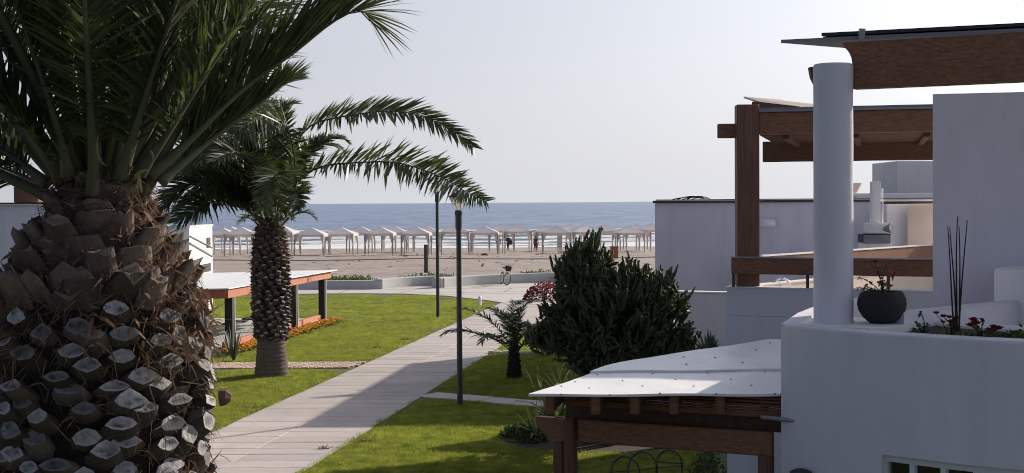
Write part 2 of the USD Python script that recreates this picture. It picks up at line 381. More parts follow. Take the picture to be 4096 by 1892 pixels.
# sea: far water as one sheet to the horizon, near water with breaking waves
SEA = -1.6
xs = np.array([-40000, -4000, -420, 420, 4000, 40000.]); ys = np.array([352, 700, 2000, 8000, 60000.])
gx, gy = np.meshgrid(xs, ys, indexing='ij')
MB().add(np.stack([gx, gy, np.full_like(gx, SEA)], -1).reshape(-1, 3), gridq(6, 5)).build('sea', 'sea', kind='structure')
xs = np.linspace(-130, 110, 480); ys = np.linspace(186, 352, 330)
gx, gy = np.meshgrid(xs, ys, indexing='ij')
z = np.full_like(gx, 0.0); foam = np.full_like(gx, .0)
wob = (meshkit.fbm(np.stack([gx * .03, 0 * gx, 0 * gx], -1), 3, 8) - .5) * 14
brk = meshkit.fbm(np.stack([gx * .045, gy * .02, 0 * gx + 4], -1), 3, 21)
for y0, hgt, fo in ((198, .14, .62), (207, .30, .62), (219, .55, .66), (237, .75, .62), (262, .85, .52), (296, .65, .36)):
    d = gy - y0 - wob
    crest = np.where(d < 0, np.exp(-(d / 1.8) ** 2), np.exp(-(d / 5.0) ** 2))
    z += hgt * crest * (.5 + brk)
    foam = np.maximum(foam, 1.25 * fo * np.where(d < -1.2, np.exp(-((d + 1.2) / 1.0) ** 2) * .25, np.exp(-((d - 1.2) / (4.2 + 5 * brk)) ** 2)) * np.clip(.45 + 1.1 * brk, 0, 1.15))
z += (meshkit.fbm(np.stack([gx * .12, gy * .4, 0 * gx], -1), 4, 5) - .5) * .22
edge = np.clip((352 - gy) / 20, 0, 1) * np.clip((gy - 186) / 4, 0, 1)
foam = foam + .16 * np.clip((300 - gy) / 60, 0, 1) * brk * 1.6
o = MB().add(np.stack([gx, gy, SEA + z * edge + .004], -1).reshape(-1, 3), gridq(480, 330), tint=np.stack([foam * np.clip((352 - gy) / 60, 0, 1)] * 3, -1).reshape(-1, 3))
o.build('shallow_water', 'surf', smooth=True, tint=True, kind='structure')

# walkway of stamped slabs
walk = thing('walkway', kind='structure')
b = MB(); y0, y1 = 18.0, 66.5
b.add([[path_left(y0), y0, .004], [path_right(y0), y0, .004], [path_right(y1), y1, .004], [path_left(y1), y1, .004]], [[0, 1, 2, 3]])
b.build('bed', 'slab_bed', walk)
ROW = .645
y = y0; k = 0
while y < y1 - ROW:
    gap = .016 if k % 3 else .034
    for c in range(2):
        if y < 21: break
        poly = []
        for yy, s in ((y + gap / 2, 1), (y + ROW - gap / 2, -1)):
            xl, xr = path_left(yy), path_right(yy); xm = (xl + xr) / 2
            a, e = (xl, xm - .007) if c == 0 else (xm + .007, xr)
            poly += [(a, yy - .02 * (a - xm)), (e, yy - .02 * (e - xm))] if s == 1 else [(e, yy - .02 * (e - xm)), (a, yy - .02 * (a - xm))]
        zt = .022 + rng.uniform(-.003, .003)
        p4 = np.array(poly); cen = p4.mean(0); in4 = cen + (p4 - cen) * .988
        tilt = rng.uniform(-.0025, .0025, 4)
        v = np.vstack([np.c_[p4, np.full(4, .006)], np.c_[p4, np.full(4, zt - .006)], np.c_[in4, zt + tilt]])
        f = [[0, 1, 5, 4], [1, 2, 6, 5], [2, 3, 7, 6], [3, 0, 4, 7], [4, 5, 9, 8], [5, 6, 10, 9], [6, 7, 11, 10], [7, 4, 8, 11], [8, 9, 10, 11]]
        MB().add(v, f).build('slab', 'slab', walk)
    y += ROW; k += 1

# brick side path crossing the lawn on the left
side = thing('brick_path', kind='structure')
MB().add([[-9.4, 39.2, .005], [-4.32, 39.2, .005], [-4.1, 40.7, .005], [-9.4, 40.75, .005]], [[0, 1, 2, 3]]).build('bed', 'slab_bed', side)
for r in range(6):
    yy = 39.28 + r * .235
    x = -9.35 + .10 * (r % 2)
    while x < path_left(yy) - .22:
        w = .195
        MB().box((x + w / 2, yy + .11, .022 + rng.uniform(-.004, .004)), (w, .215, .034), rz=rng.uniform(-.02, .02), ch=.008).build('brick', 'brick', side)
        x += w + .022
# concrete strip crossing the lawn on the right
strip = thing('concrete_strip', kind='structure')
a, e = np.array([-1.98, 33.72]), np.array([2.2, 30.9])
dv = (e - a) / 6; nv = np.array([-dv[1], dv[0]]) / np.linalg.norm(dv) * .40
for k in range(6):
    p0, p1 = a + dv * (k + .02), a + dv * (k + .98)
    MB().prism([p0 - nv, p1 - nv, p1 + nv, p0 + nv], .004, .024 + .003 * (k % 2)).build('slab', 'concrete', strip)
# white stone edging further up on the right
edging = thing('stone_edging', kind='structure')
for k in range(14):
    MB().box((-.62 + k * .205, 42.85 - .012 * k, .04 + rng.uniform(-.008, .008)), (.18, .20 + rng.uniform(-.03, .03), .09), rz=rng.uniform(-.1, .1), ch=.025).build('stone', 'stone_white', edging)

# seaside plaza
plz = thing('plaza', kind='structure')
out = [(-12.6, 71.4), (-9, 71.85), (-7.31, 71.8), (-5.6, 71.35), (-4.18, 70.5), (-3.0, 69.3), (-1.94, 67.5), (-1.1, 66.0), (-.43, 64.4), (-.2, 63.2),
       (2.0, 63.2), (4.4, 64.5), (5.5, 68), (5.8, 73), (5.5, 80.4), (2.5, 80.9), (-4, 80.9), (-12.6, 78)]
MB().prism(out, .003, .03).build('paving', 'concrete', plz)
b = MB()
for (p0, p1) in (((-5.4, 71.6), (5.6, 72.6)), ((-3.6, 70.4), (5.7, 70.9)), ((-12.5, 74.6), (5.6, 75.6)), ((-2.6, 70.45), (-2.3, 72.0)), ((1.4, 70.6), (1.5, 72.3)), ((-8.5, 71.9), (-8.3, 74.9)), ((-5.5, 72), (-4.6, 75.2)), ((-.4, 72.1), (0, 75.3))):
    b.beam((*p0, .032), (*p1, .032), .06, .006)
b.build('expansion_joint', 'slab_bed', plz)

# low seaside walls (benches)
def wall_strip(pts, w, h, name, parent, m='planter_wall', z0=0.0):
    p = spline([(*q, 0) for q in pts], max(2, len(pts) * 8))[:, :2] if len(pts) > 2 else np.array(pts, float)
    t = np.gradient(p, axis=0); t /= np.linalg.norm(t, axis=1, keepdims=True)
    nn = np.stack([-t[:, 1], t[:, 0]], 1) * w
    b = MB()
    k = len(p)
    c = .025
    rows = []
    for off, zz in ((0, z0), (0, h - c), (c / w, h), (1 - c / w, h), (1, h - c), (1, z0)):
        rows.append(np.c_[p + nn * off, np.full(k, zz)])
    v = np.stack(rows, 0).reshape(-1, 3)
    i, j = np.meshgrid(np.arange(5), np.arange(k - 1), indexing='ij')
    b.add(v, np.stack([i * k + j, i * k + j + 1, (i + 1) * k + j + 1, (i + 1) * k + j], -1).reshape(-1, 4))
    for e, fl in ((0, 1), (k - 1, -1)):
        ids = [r * k + e for r in range(6)]
        tri = [[ids[0], ids[q], ids[q + 1]] for q in range(1, 5)]
        b.f.append(np.array(tri)[:, ::fl] if fl == 1 else np.array(tri)[:, ::-1])
    return b.build(name, m, parent)
w1 = thing('bench_wall', 'low grey concrete bench wall between the pavilion and the plaza opening, with green plants behind', 'wall')
wall_strip([(-13.5, 75.9), (-6.66, 75.3)], .55, .46, 'straight_run', w1)
wall_strip([(-6.64, 75.32), (-5.9, 76.6), (-4.9, 77.75), (-3.9, 78.4)], .5, .52, 'curved_run', w1)
w2 = thing('bench_wall', 'low pale concrete bench wall behind the leaning bicycle, its near end squared off', 'wall')
wall_strip([(-3.5, 76.0), (-2.6, 77.4), (-1.2, 78.9), (.6, 80.1), (2.6, 80.8), (6.2, 81.3)], .5, .53, 'curved_run', w2)
MB().box((-3.62, 76.55, .27), (.55, 1.3, .54), rz=-.45, ch=.025).build('end_block', 'planter_wall', w2)
w3 = thing('bench_wall', 'short sloped concrete ramp wall showing through the gap between the two bench walls', 'wall')
MB().add([[-3.9, 78.5, 0], [-2.9, 79.4, 0], [-2.9, 79.4, .5], [-3.9, 78.5, .62], [-3.2, 77.9, 0], [-2.2, 78.8, 0], [-2.2, 78.8, .25], [-3.2, 77.9, .62]],
         [[0, 1, 2, 3], [5, 4, 7, 6], [3, 2, 6, 7], [4, 0, 3, 7], [1, 5, 6, 2]]).build('ramp', 'planter_wall', w3)
# soil bed of the large bush and of the pergola plants
b = MB()
an = np.linspace(0, 2 * math.pi, 40, endpoint=False)
rr = 1 + .10 * np.sin(3 * an + 1) + .06 * np.sin(7 * an)
pl = np.stack([1.75 + 2.0 * rr * np.cos(an), 27.0 + 1.15 * rr * np.sin(an)], 1)
b.prism(pl, .002, .018)
b.build('planting_bed', 'soil', kind='structure')

# ================================================================== buildings on the right
T2 = np.array([.884, -.467]); S2 = np.array([.62, .785])          # front and side direction of the terraces
def xy(p, d, s): return (p[0] + d[0] * s, p[1] + d[1] * s)

# --- far white house block
N0 = np.array([3.52, 36.3]); Q = np.array([.999, -.04]); P2 = np.array([.127, .992])
house = thing('white_house', 'flat-roofed white house with brown roof edging, rising behind the big bush', 'house')
A = N0; B_ = N0 + Q * 9.5; C_ = B_ + P2 * 11.4; D_ = N0 + P2 * 11.4
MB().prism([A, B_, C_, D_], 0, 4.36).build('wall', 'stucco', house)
b = MB()
b.prism([A + (-.06, -.07), B_ + (.06, -.07), C_ + (.06, .07), D_ + (-.06, .07)], 4.363, 4.42)
b.build('roof_edging', 'roof_cap', house)
b = MB(); b.prism([A + (.05, .05), A + Q * 9.4 + (0, .05), A + Q * 9.4 + (0, .3), A + (.05, .3)], 4.423, 4.45); b.build('flashing', 'sheet_grey', house)
b = MB()
for k in range(5):
    b.tube(spline([(4.0 + .12 * k, 36.7, 4.45), (4.3 + .1 * k, 36.6, 4.50 + .02 * (k % 2)), (4.75 + .05 * k, 36.8, 4.46)], 8), .012, 5)
b.build('roof_cable', 'rubber', house)
# white block and roof parts further right
b = MB(); b.box((13.1, 46, 4.9), (3.0, 3, 1.35), ch=.02); b.build('roof_room', 'white_wall', house)
b = MB(); b.box((10.3, 37.6, 4.50), (3.4, .22, .15), ch=.01); b.build('gutter', 'white_wall', house)
b = MB(); b.beam((8.45, 37.5, 4.46), (8.9, 38.6, 4.83), .5, .05); b.build('solar_panel', 'sheet_tan', house)
b = MB(); b.box((8.3, 37.3, 4.50), (.28, .3, .16), ch=.01); b.build('vent_box', 'white_wall', house)
wl = thing('wall_lamp', 'white half-round bulkhead lamp on the shaded house wall right of the timber post', 'lamp', tuple(at(3072, 893, 36.05)))
b = MB()
th = np.linspace(0, math.pi, 13)
pr = []
for zz, r_ in ((-.08, .20), (.0, .215), (.06, .17), (.10, .08), (.11, .0)):
    pr.append(np.stack([r_ * np.cos(th + math.pi), r_ * .75 * np.sin(th + math.pi), np.full(13, zz)], 1))
v = np.vstack(pr); b.add(v, gridq(5, 13)); b.build('shade', 'white_plastic', wl, smooth=True)
MB().box((0, .01, 0), (.36, .03, .2), ch=.01).build('back_plate', 'white_plastic', wl)

# low wall between the house and the terrace
lw = thing('garden_wall', 'grey shaded garden wall with white coping between the big bush and the next terrace', 'wall')
a, e = at(2610, 1166, 30.3)[:2], at(2960, 1171, 29.6)[:2]
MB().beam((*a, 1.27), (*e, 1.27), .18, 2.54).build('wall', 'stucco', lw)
MB().beam((*a, 2.558), (*e, 2.558), .24, .035, ch=.008).build('coping', 'white_wall', lw)

# --- barbecue and its lean-to behind the middle terrace
ter = thing('barbecue_terrace', 'raised white terrace of the far house behind the timber railing', 'terrace')
MB().prism([(5.6, 33.2), (14, 32.8), (14, 36.0), (5.6, 36.15)], 0, 2.95).build('platform', 'stucco', ter)
MB().prism([tuple(at(3548, 900, 34.9)[:2]), tuple(at(3760, 900, 34.6)[:2]), (11.6, 35.7), (9.0, 35.8)], 2.953, 4.30).build('side_wall', 'white_wall', ter)
MB().prism([tuple(at(3630, 900, 34.5)[:2]), tuple(at(3760, 900, 34.3)[:2]), (10.6, 34.56), (9.6, 34.68)], 2.953, 4.30).build('front_wall', 'stucco_cream', ter)
a, e = at(3516, 812, 34.2), at(3760, 812, 34.0)
MB().beam((a[0], a[1], 4.335), (e[0], e[1], 4.335), .3, .05).build('roof_edging', 'roof_cap', ter)
MB().beam((a[0], a[1], 4.387), (e[0], e[1], 4.387), .26, .045, ch=.008).build('coping', 'white_wall', ter)
bq = thing('barbecue', 'white barbecue with square hood and tall flue standing on the far terrace', 'barbecue', (at(3500, 950, 33.9)[0], 33.9, 2.953))
c0 = bq.GetAttribute('xformOp:translate').Get()
b = MB(); b.box((.02, .1, .24), (.66, .5, .46), ch=.01); b.build('counter', 'white_wall', bq)
b = MB(); b.box((-.0, -.16, .55), (.60, .03, .20), ch=.005); b.build('firebox_door', 'sheet_grey', bq)
b = MB(); b.box((.0, .1, .57), (.64, .5, .20), ch=.01); b.build('firebox', 'sheet_dark', bq)
b = MB(); b.box((.04, .08, .80), (.48, .44, .24), ch=.015); b.build('hood', 'white_wall', bq)
b = MB(); b.box((.03, .1, 1.40), (.20, .2, .95), ch=.01); b.build('flue', 'white_wall', bq)
MB().tube([(.20, .1, .93), (.20, .1, 1.72)], .018, 6).build('pipe', 'white_plastic', bq)
fl = thing('floodlight', 'small grey cone floodlight on the wall beside the barbecue flue', 'lamp', tuple(at(3552, 914, 33.55)))
b = MB(); b.lathe([(.02, -.12), (.05, -.10), (.13, .08), (.12, .09), (.0, .07)], axis=(.75, -.6, .1), n=16); b.build('shade', 'metal_grey', fl, smooth=30)
MB().tube([(-.05, .1, 0), (0, .45, 0)], .02, 6).build('bracket', 'metal_grey', fl)

# --- middle terrace (second unit)
mid = thing('terrace_house', 'middle white terrace with plain parapet, below the dark timber post and railing', 'house')
A2 = np.array([2.91, 20.0])
PZ = 3.245
E2 = A2 + T2 * 9; G2 = A2 + S2 * 11
MB().prism([A2, E2, E2 + S2 * 11, G2], 0, 2.85).build('lower_storey', 'stucco', mid)
nin = np.array([-T2[1], T2[0]])
nin = S2
b = MB(); b.prism([A2, E2, E2 + S2 * .16, A2 + S2 * .16 + T2 * 0], 2.853, PZ - .02); b.build('front_parapet', 'stucco', mid)
b = MB(); b.prism([A2 - T2 * .012 - S2 * .012, E2, E2 + S2 * .18, A2 + S2 * .18 - T2 * .012], PZ - .018, PZ); b.build('front_coping', 'white_wall', mid)
b = MB(); b.prism([A2 + S2 * .2, A2 + S2 * .2 + T2 * .16, G2 + T2 * .16, G2], 2.853, PZ - .02); b.build('side_parapet', 'stucco_cream', mid)
b = MB(); b.prism([A2 + S2 * .2 - T2 * .01, A2 + S2 * .2 + T2 * .175, G2 + T2 * .175, G2 - T2 * .01], PZ - .018, PZ); b.build('side_coping', 'white_wall', mid)

MB().prism([(9.35, 28.3), (16, 28.3), (16, 32.75), (9.45, 32.9)], 2.86, 5.8).build('upper_storey', 'stucco', mid)
perg = thing('terrace_pergola', 'dark timber pergola with squared post above the middle terrace, against the sky', 'pergola')
pc = at(2990, 1000, 19.98)
b = MB(); b.box((pc[0], pc[1] + .02, (PZ + 5.70) / 2), (.30, .24, 5.70 - PZ), ch=.012); b.build('post', 'wood_z', perg)
zb = 4.4 + (804.5 - 552) / 5900 * 20.1; zt = 4.4 + (804.5 - 496) / 5900 * 20.1
a, e = at(2870, 524, 20.12), at(3960, 500, 18.9)
T3 = np.array([.97, -.24])
a = at(2870, 524, 20.15); e = a[:2] + T3 * 6.2
b = MB(); b.beam((a[0], a[1], (zb + zt) / 2), (a[0] + .45, a[1] - .03, (zb + zt) / 2), .16, zt - zb, ch=.01); b.build('beam_end', 'wood_x', perg)
# front beam runs right, rafters and a slatted deck run back from it
fb0 = np.array([pc[0] + .16, pc[1] - .02]); fb1 = fb0 + T3 * 6.0
b = MB(); b.beam((*fb0, 5.44), (*fb1, 5.44), .12, .30, ch=.01); b.build('front_beam', 'wood_x', perg)
b = MB(); b.beam((fb0[0], fb0[1] - .005, 5.61), (fb1[0], fb1[1] - .005, 5.61), .18, .035, ch=.006); b.build('roof_trim', 'sheet_grey', perg)
BK = np.array([.24, .97])
for k in range(7):
    p0 = fb0 + T3 * (.35 + k * .92) + BK * .07
    p1 = p0 + BK * 3.2
    MB().beam((*p0, 5.33), (*p1, 5.33), .09, .20, ch=.008).build('rafter', 'wood_dark', perg)
rb0 = fb0 + BK * 3.35
MB().beam((*(rb0 - T3 * .2), 5.17), (*(rb0 + T3 * 6.0), 5.17), .12, .32, ch=.01).build('rear_beam', 'wood_dark', perg)
for k in range(26):
    p0 = fb0 + BK * (.16 + k * .122)
    MB().beam((*p0, 5.302), (*(p0 + T3 * 6.0), 5.302), .095, .03).build('deck_slat', 'wood_dark', perg)
slq = [(*(fb0 - T3 * .05 - BK * .02), 5.635), (*(fb0 + T3 * 6.1 - BK * .02), 5.635), (*(fb0 + T3 * 6.1 + BK * 3.5), 5.60), (*(fb0 - T3 * .05 + BK * 3.5), 5.60)]
b = MB(); b.add(np.vstack([np.array(slq), np.array(slq) + (0, 0, .02)]), [[3, 2, 1, 0], [4, 5, 6, 7], [0, 1, 5, 4], [1, 2, 6, 5], [2, 3, 7, 6], [3, 0, 4, 7]]); b.build('roof_panel', 'sheet_grey', perg)
rear = rb0 + T3 * .1
# tilted roof sheet seen above the beams
q = [at(2975, 393, 20.6), at(3122, 404, 22.4), at(3195, 432, 22.8), at(3262, 426, 23.4), at(3330, 430, 23.6), at(3330, 456, 20.9), at(3182, 459, 20.4)]
q = np.array(q); b = MB()
n_ = np.array([0, 0, .025])
k = len(q)
b.add(np.vstack([q, q + n_]), [[i, (i + 1) % k, k + (i + 1) % k, k + i] for i in range(k)])
fan = [[0, i, i + 1] for i in range(1, k - 1)]
b.f.append(np.array(fan) + (b.n - 2 * k)); b.f.append(np.array(fan)[:, ::-1] + (b.n - k))
b.build('roof_sheet', 'sheet_tan', perg)
q2 = np.array([at(3196, 424, 23.2), at(3300, 428, 24.2), at(3300, 445, 22.4), at(3240, 445, 22.0)])
b = MB(); b.add(np.vstack([q2, q2 + n_]), [[0, 1, 2, 3], [7, 6, 5, 4], [0, 4, 5, 1], [1, 5, 6, 2], [2, 6, 7, 3], [3, 7, 4, 0]])
b.build('rear_roof_sheet', 'sheet_tan', perg)
MB().beam((pc[0] + .1, pc[1] + .1, 5.66), (at(3185, 470, 20.4)[0], 20.3, 5.60), .1, .18).build('rafter', 'wood_dark', perg)

rail = thing('terrace_railing', 'dark brown plank railing crossing in front of the timber post', 'railing')
a = at(2926, 1061, 19.80); e = a[:2] + np.array([.905, -.425]) * 4.4
MB().beam((a[0], a[1], 3.528), (e[0], e[1], 3.528), .05, .212, ch=.008).build('front_plank', 'wood_x', rail)
MB().beam((a[0], a[1], 3.645), (e[0], e[1], 3.645), .07, .02).build('cap', 'metal_grey', rail)
s0 = at(3042, 1030, 20.6); s1 = at(3745, 990, 25.3)
MB().beam((s0[0], s0[1], 3.51), (s1[0], s1[1], 3.51), .05, .22, ch=.008).build('side_plank', 'wood_x', rail)
MB().beam((s0[0], s0[1], 3.632), (s1[0], s1[1], 3.632), .07, .02).build('side_cap', 'white_wall', rail)
for u in (2934, 3172, 3420):
    p = a[:2] + (e - a[:2]) * ((u - 2926) / 1040.)
    MB().beam((p[0], p[1] + .05, PZ), (p[0], p[1] + .05, 3.44), .035, .035, up=(0, 1, 0)).build('baluster', 'metal_dark', rail)
ch = thing('plastic_chair', 'white plastic chair back showing over the middle terrace parapet', 'chair', (at(3127, 1140, 20.9)[0], 20.9, 2.853))
b = MB(); b.tube(spline([(-.12, 0, .0), (-.115, 0, .33), (-.07, 0, .425), (.07, 0, .425), (.115, 0, .33), (.12, 0, .0)], 24), .017, 8); b.build('frame', 'white_plastic', ch, smooth=50)
b = MB(); b.box((0, .02, .20), (.24, .22, .025), ch=.01); b.build('seat', 'white_plastic', ch)
b = MB(); b.box((0, .0, .36), (.2, .02, .05), ch=.008); b.build('backrest', 'white_plastic', ch)

# --- near unit: curved planter wall, terrace, column, upper wall
near = thing('curved_terrace', 'near white curved terrace wall with planter along its top and window below', 'house')
Z1 = 3.32
front = [(2.35, 12.9), (2.62, 12.48), (2.96, 12.05), (3.26, 11.75), (3.59, 11.46), (3.91, 11.25), (4.4, 11.02), (5.0, 10.88), (5.7, 10.86)]
fc = spline([(*p, 0) for p in front], 90)[:, :2]
t = np.gradient(fc, axis=0); t /= np.linalg.norm(t, axis=1, keepdims=True)
inn = np.stack([-t[:, 1], t[:, 0]], 1)           # towards the inside
def curved(i0, i1, za, zb, w, c=.0, top_only=False):
    p, n_ = fc[i0:i1 + 1], inn[i0:i1 + 1]
    k = len(p); rows = []
    prof = [(0, za), (0, zb - c), (c * .35, zb - c * .3), (c, zb), (w, zb), (w, za)] if c else [(0, za), (0, zb), (w, zb), (w, za)]
    for off, zz in prof:
        rows.append(np.c_[p + n_ * off, np.full(k, zz)])
    m = len(prof)
    v = np.stack(rows, 0).reshape(-1, 3)
    i, j = np.meshgrid(np.arange(m), np.arange(k - 1), indexing='ij')
    f = np.stack([i * k + j, i * k + j + 1, ((i + 1) % m) * k + j + 1, ((i + 1) % m) * k + j], -1).reshape(-1, 4)
    b = MB().add(v, f)
    for e, s in ((0, 1), (k - 1, -1)):
        ids = [r * k + e for r in range(m)]
        b.f.append(np.array([[ids[0], ids[q], ids[q + 1]] for q in range(1, m - 1)])[:, ::s])
    return b
ss = np.concatenate([[0], np.cumsum(np.linalg.norm(np.diff(fc, axis=0), axis=1))])
uu = CX + FPX * fc[:, 0] / fc[:, 1]
W0 = int(np.argmin(abs(uu - 3520)))
WT, WB = 2.325, .95
b = curved(0, 89, WT, Z1, .16, .035)
for o in (curved(0, W0, 0, WT, .16), curved(W0, 89, 0, WB, .16)):
    b.add(o.v[0], o.f[0]); [b.f.append(x + (b.n - len(o.v[0]))) for x in o.f[1:]]
# left return of the wall
back = [(2.35, 12.9), (2.75, 14.2), (3.3, 15.6), (4.3, 17.0)]
bw = np.array(back)
for p0, p1 in zip(bw[:-1], bw[1:]):
    d = (p1 - p0) / np.linalg.norm(p1 - p0); nn = np.array([d[1], -d[0]])
    b.prism([p0, p0 + nn * .16, p1 + nn * .16, p1], 0, Z1 - .002)
b.build('curved_wall', 'stucco', near, smooth=35)
b = MB()
ins = fc + inn * .155
pl = np.vstack([ins[:62], [(5.6, 12.2), (4.6, 12.55), (4.15, 12.9), (3.75, 13.25), (3.3, 13.62), (2.62, 13.5), (2.48, 13.1)]])
pl = np.vstack([ins[:4:2], [(2.72, 12.66), (3.02, 12.42), (3.35, 12.58), (3.75, 13.25), (3.3, 13.62), (2.64, 13.55)]])
b.prism(pl, 2.9, Z1 - .003); b.build('column_plinth', 'white_wall', near)
bk = [(3.75, 13.22), (3.98, 12.78), (4.3, 12.42), (4.75, 12.12), (5.4, 11.95)]
soil = np.vstack([ins[6:80], bk[::-1], [(3.36, 12.56), (3.03, 12.40), (2.74, 12.63)]])
MB().prism(soil, 2.9, Z1 - .045).build('soil', 'soil', near)
q = spline([(*p, 0) for p in bk], 30)[:, :2]
wall_strip([tuple(p) for p in bk], .12, Z1, 'planter_back', near, 'white_wall', 2.8)
MB().prism([(2.6, 13.6), (3.4, 13.6), (5.8, 11.2), (9, 10.9), (9, 19), (5.2, 18.5)], 2.70, 2.80).build('terrace_floor', 'concrete', near)
iw = [(3.42, 12.86), (3.61, 13.0), (4.27, 13.6), (4.93, 14.2), (6.0, 15.2)]
wall_strip(iw, .18, 3.42, 'inner_parapet', near, 'stucco', 2.8)
MB().prism([(4.395, 15.4), (9.0, 14.16), (11.5, 17.0), (7.9, 17.85)], 0, 5.50).build('upper_wall', 'stucco', near)
b = MB(); b.lathe([(.6, 3.0), (.6, 3.68), (.585, 3.71), (.56, 3.72), (.48, 3.72), (.46, 3.69), (.46, 3.1)], c=(5.37, 14.5, 0), n=48); b.build('round_planter', 'white_wall', near, smooth=35)
# window in the curved wall
win = UsdGeom.Xform.Define(stage, free(path_of(near), 'window')).GetPrim()
rec = .07
b = MB()
def on_wall(u, off, z):
    k = np.interp(u, uu, np.arange(90)); p = np.array([np.interp(k, np.arange(90), fc[:, c]) for c in (0, 1)]); n_ = np.array([np.interp(k, np.arange(90), inn[:, c]) for c in (0, 1)])
    q = p + n_ * off
    return np.array([q[0], q[1], z])
mull = [3524, 3637, 3763, 3897, 4041, 4200, 4380]
for a_, e_ in zip(mull[:-1], mull[1:]):
    n = 5
    us = np.linspace(a_, e_, n)
    v = [on_wall(u, rec + .02, z) for u in us for z in (WB, WT)]
    MB().add(v, [[2 * i, 2 * i + 2, 2 * i + 3, 2 * i + 1] for i in range(n - 1)]).build('pane', 'pane', win)
    c0, c1 = on_wall(a_, rec, WT - .03), on_wall(e_, rec, WT - .03)
    MB().beam(c0, c1, .05, .06).build('frame', 'frame_white', win)
for u in mull:
    c0, c1 = on_wall(u, rec, WB), on_wall(u, rec, WT)
    MB().beam(c0, c1, .05, .045 if u > 3530 else .06, up=(.7, -.7, 0)).build('mullion', 'frame_white', win)
b = MB(); b.prism(np.vstack([(fc + inn * .42)[4:86], [(6.2, 12.2), (4.2, 13.2)]]), 0.0, 2.69); b.build('interior', 'interior', near)

colm = thing('round_column', 'round white plastered column standing on the corner of the curved planter wall', 'column', (2.85, 13.08, Z1 - .003))
H = 5.61 - Z1
b = MB(); pr = [(.182, 0), (.176, .03)] + [(.1735 + .0015 * math.sin(k * 1.7), .03 + (H - .05) * k / 12) for k in range(13)] + [(.165, H - .004), (.15, H), (0, H + .004)]
b.lathe(pr, n=48); b.build('shaft', 'stucco', colm, smooth=40)

up = thing('upper_pergola', 'deep brown timber beam and thin grey roof sheets above the near terrace, top right', 'pergola')
a3, e3 = np.array([3.03, 13.10]), np.array([6.0, 11.45])
dx = (e3 - a3) / np.linalg.norm(e3 - a3)
zl, zh = 5.385, 5.80
prof = [(0, zl), (6, zl + .0), (6, zh), (-.085, zh), (-.08, zh - .02)] + [(-.075 + .075 * math.sin(s * math.pi / 2), zh - .04 - .10 * s - .06 * s * s) for s in np.linspace(0, 1, 7)]
import shapely.geometry as sg
m = trimesh.creation.extrude_polygon(sg.Polygon([(x if x < 5 else np.linalg.norm(e3 - a3), z) for x, z in prof]), .14, engine='earcut')
nn = np.array([dx[1], -dx[0]])
vv = np.array(m.vertices)
W3 = np.stack([a3[0] + dx[0] * vv[:, 0] - nn[0] * (vv[:, 2] - .02), a3[1] + dx[1] * vv[:, 0] - nn[1] * (vv[:, 2] - .02), vv[:, 1]], 1)
MB().add(W3, np.array(m.faces)).build('main_beam', 'wood_x', up)
# second beam, its curved tip showing left of the column
tp = at(3240, 268, 13.35)
prof = [(0, 0), (.015, -.09), (.045, -.155), (.09, -.2), (.3, -.2), (.3, 0)]
m = trimesh.creation.extrude_polygon(sg.Polygon(prof), .1, engine='earcut')
vv = np.array(m.vertices)
MB().add(np.stack([tp[0] + vv[:, 0], tp[1] + vv[:, 2] - vv[:, 0] * .3, tp[2] + vv[:, 1]], 1), np.array(m.faces)).build('beam_tip', 'wood_dark', up)
def slab_poly(pts, th_):
    pts = np.array(pts); k = len(pts); b = MB()
    b.add(np.vstack([pts, pts + (0, 0, th_)]), [[i, (i + 1) % k, k + (i + 1) % k, k + i] for i in range(k)])
    fan = np.array([[0, i + 1, i] for i in range(1, k - 1)])
    b.f.append(fan); b.f.append(fan[:, ::-1] + k)
    return b
zs = 5.835
def atz(u, v, z):
    d = ray(u, v); return EYE + d * ((z - 4.4) / d[2])
tip = np.array([2.46, 13.46, zs])
r1 = np.array([6.2, 11.95, zs])
slab_poly([tip, r1, r1 + (.6, 2.2, 0), np.array([3.3, 14.05, zs])], .030).build('roof_sheet', 'sheet_grey', up)
tp2 = np.array([2.82, 13.42, zs + .055])
slab_poly([tp2, r1 + (0, .04, .055), r1 + (.6, 2.2, .055), np.array([3.5, 14.0, zs + .055])], .03).build('top_sheet', 'sheet_dark', up)
slab_poly([tp2 + (.02, .03, -.022), r1 + (0, .10, -.022), r1 + (.5, 2.1, -.022) , np.array([3.5, 13.95, zs + .033])], .02).build('batten', 'sheet_dark', up)
MB().beam((3.12, 13.17, zs - .012), (3.13, 13.17, zs + .09), .05, .05, up=(0, 1, 0)).build('clip', 'metal_grey', up)

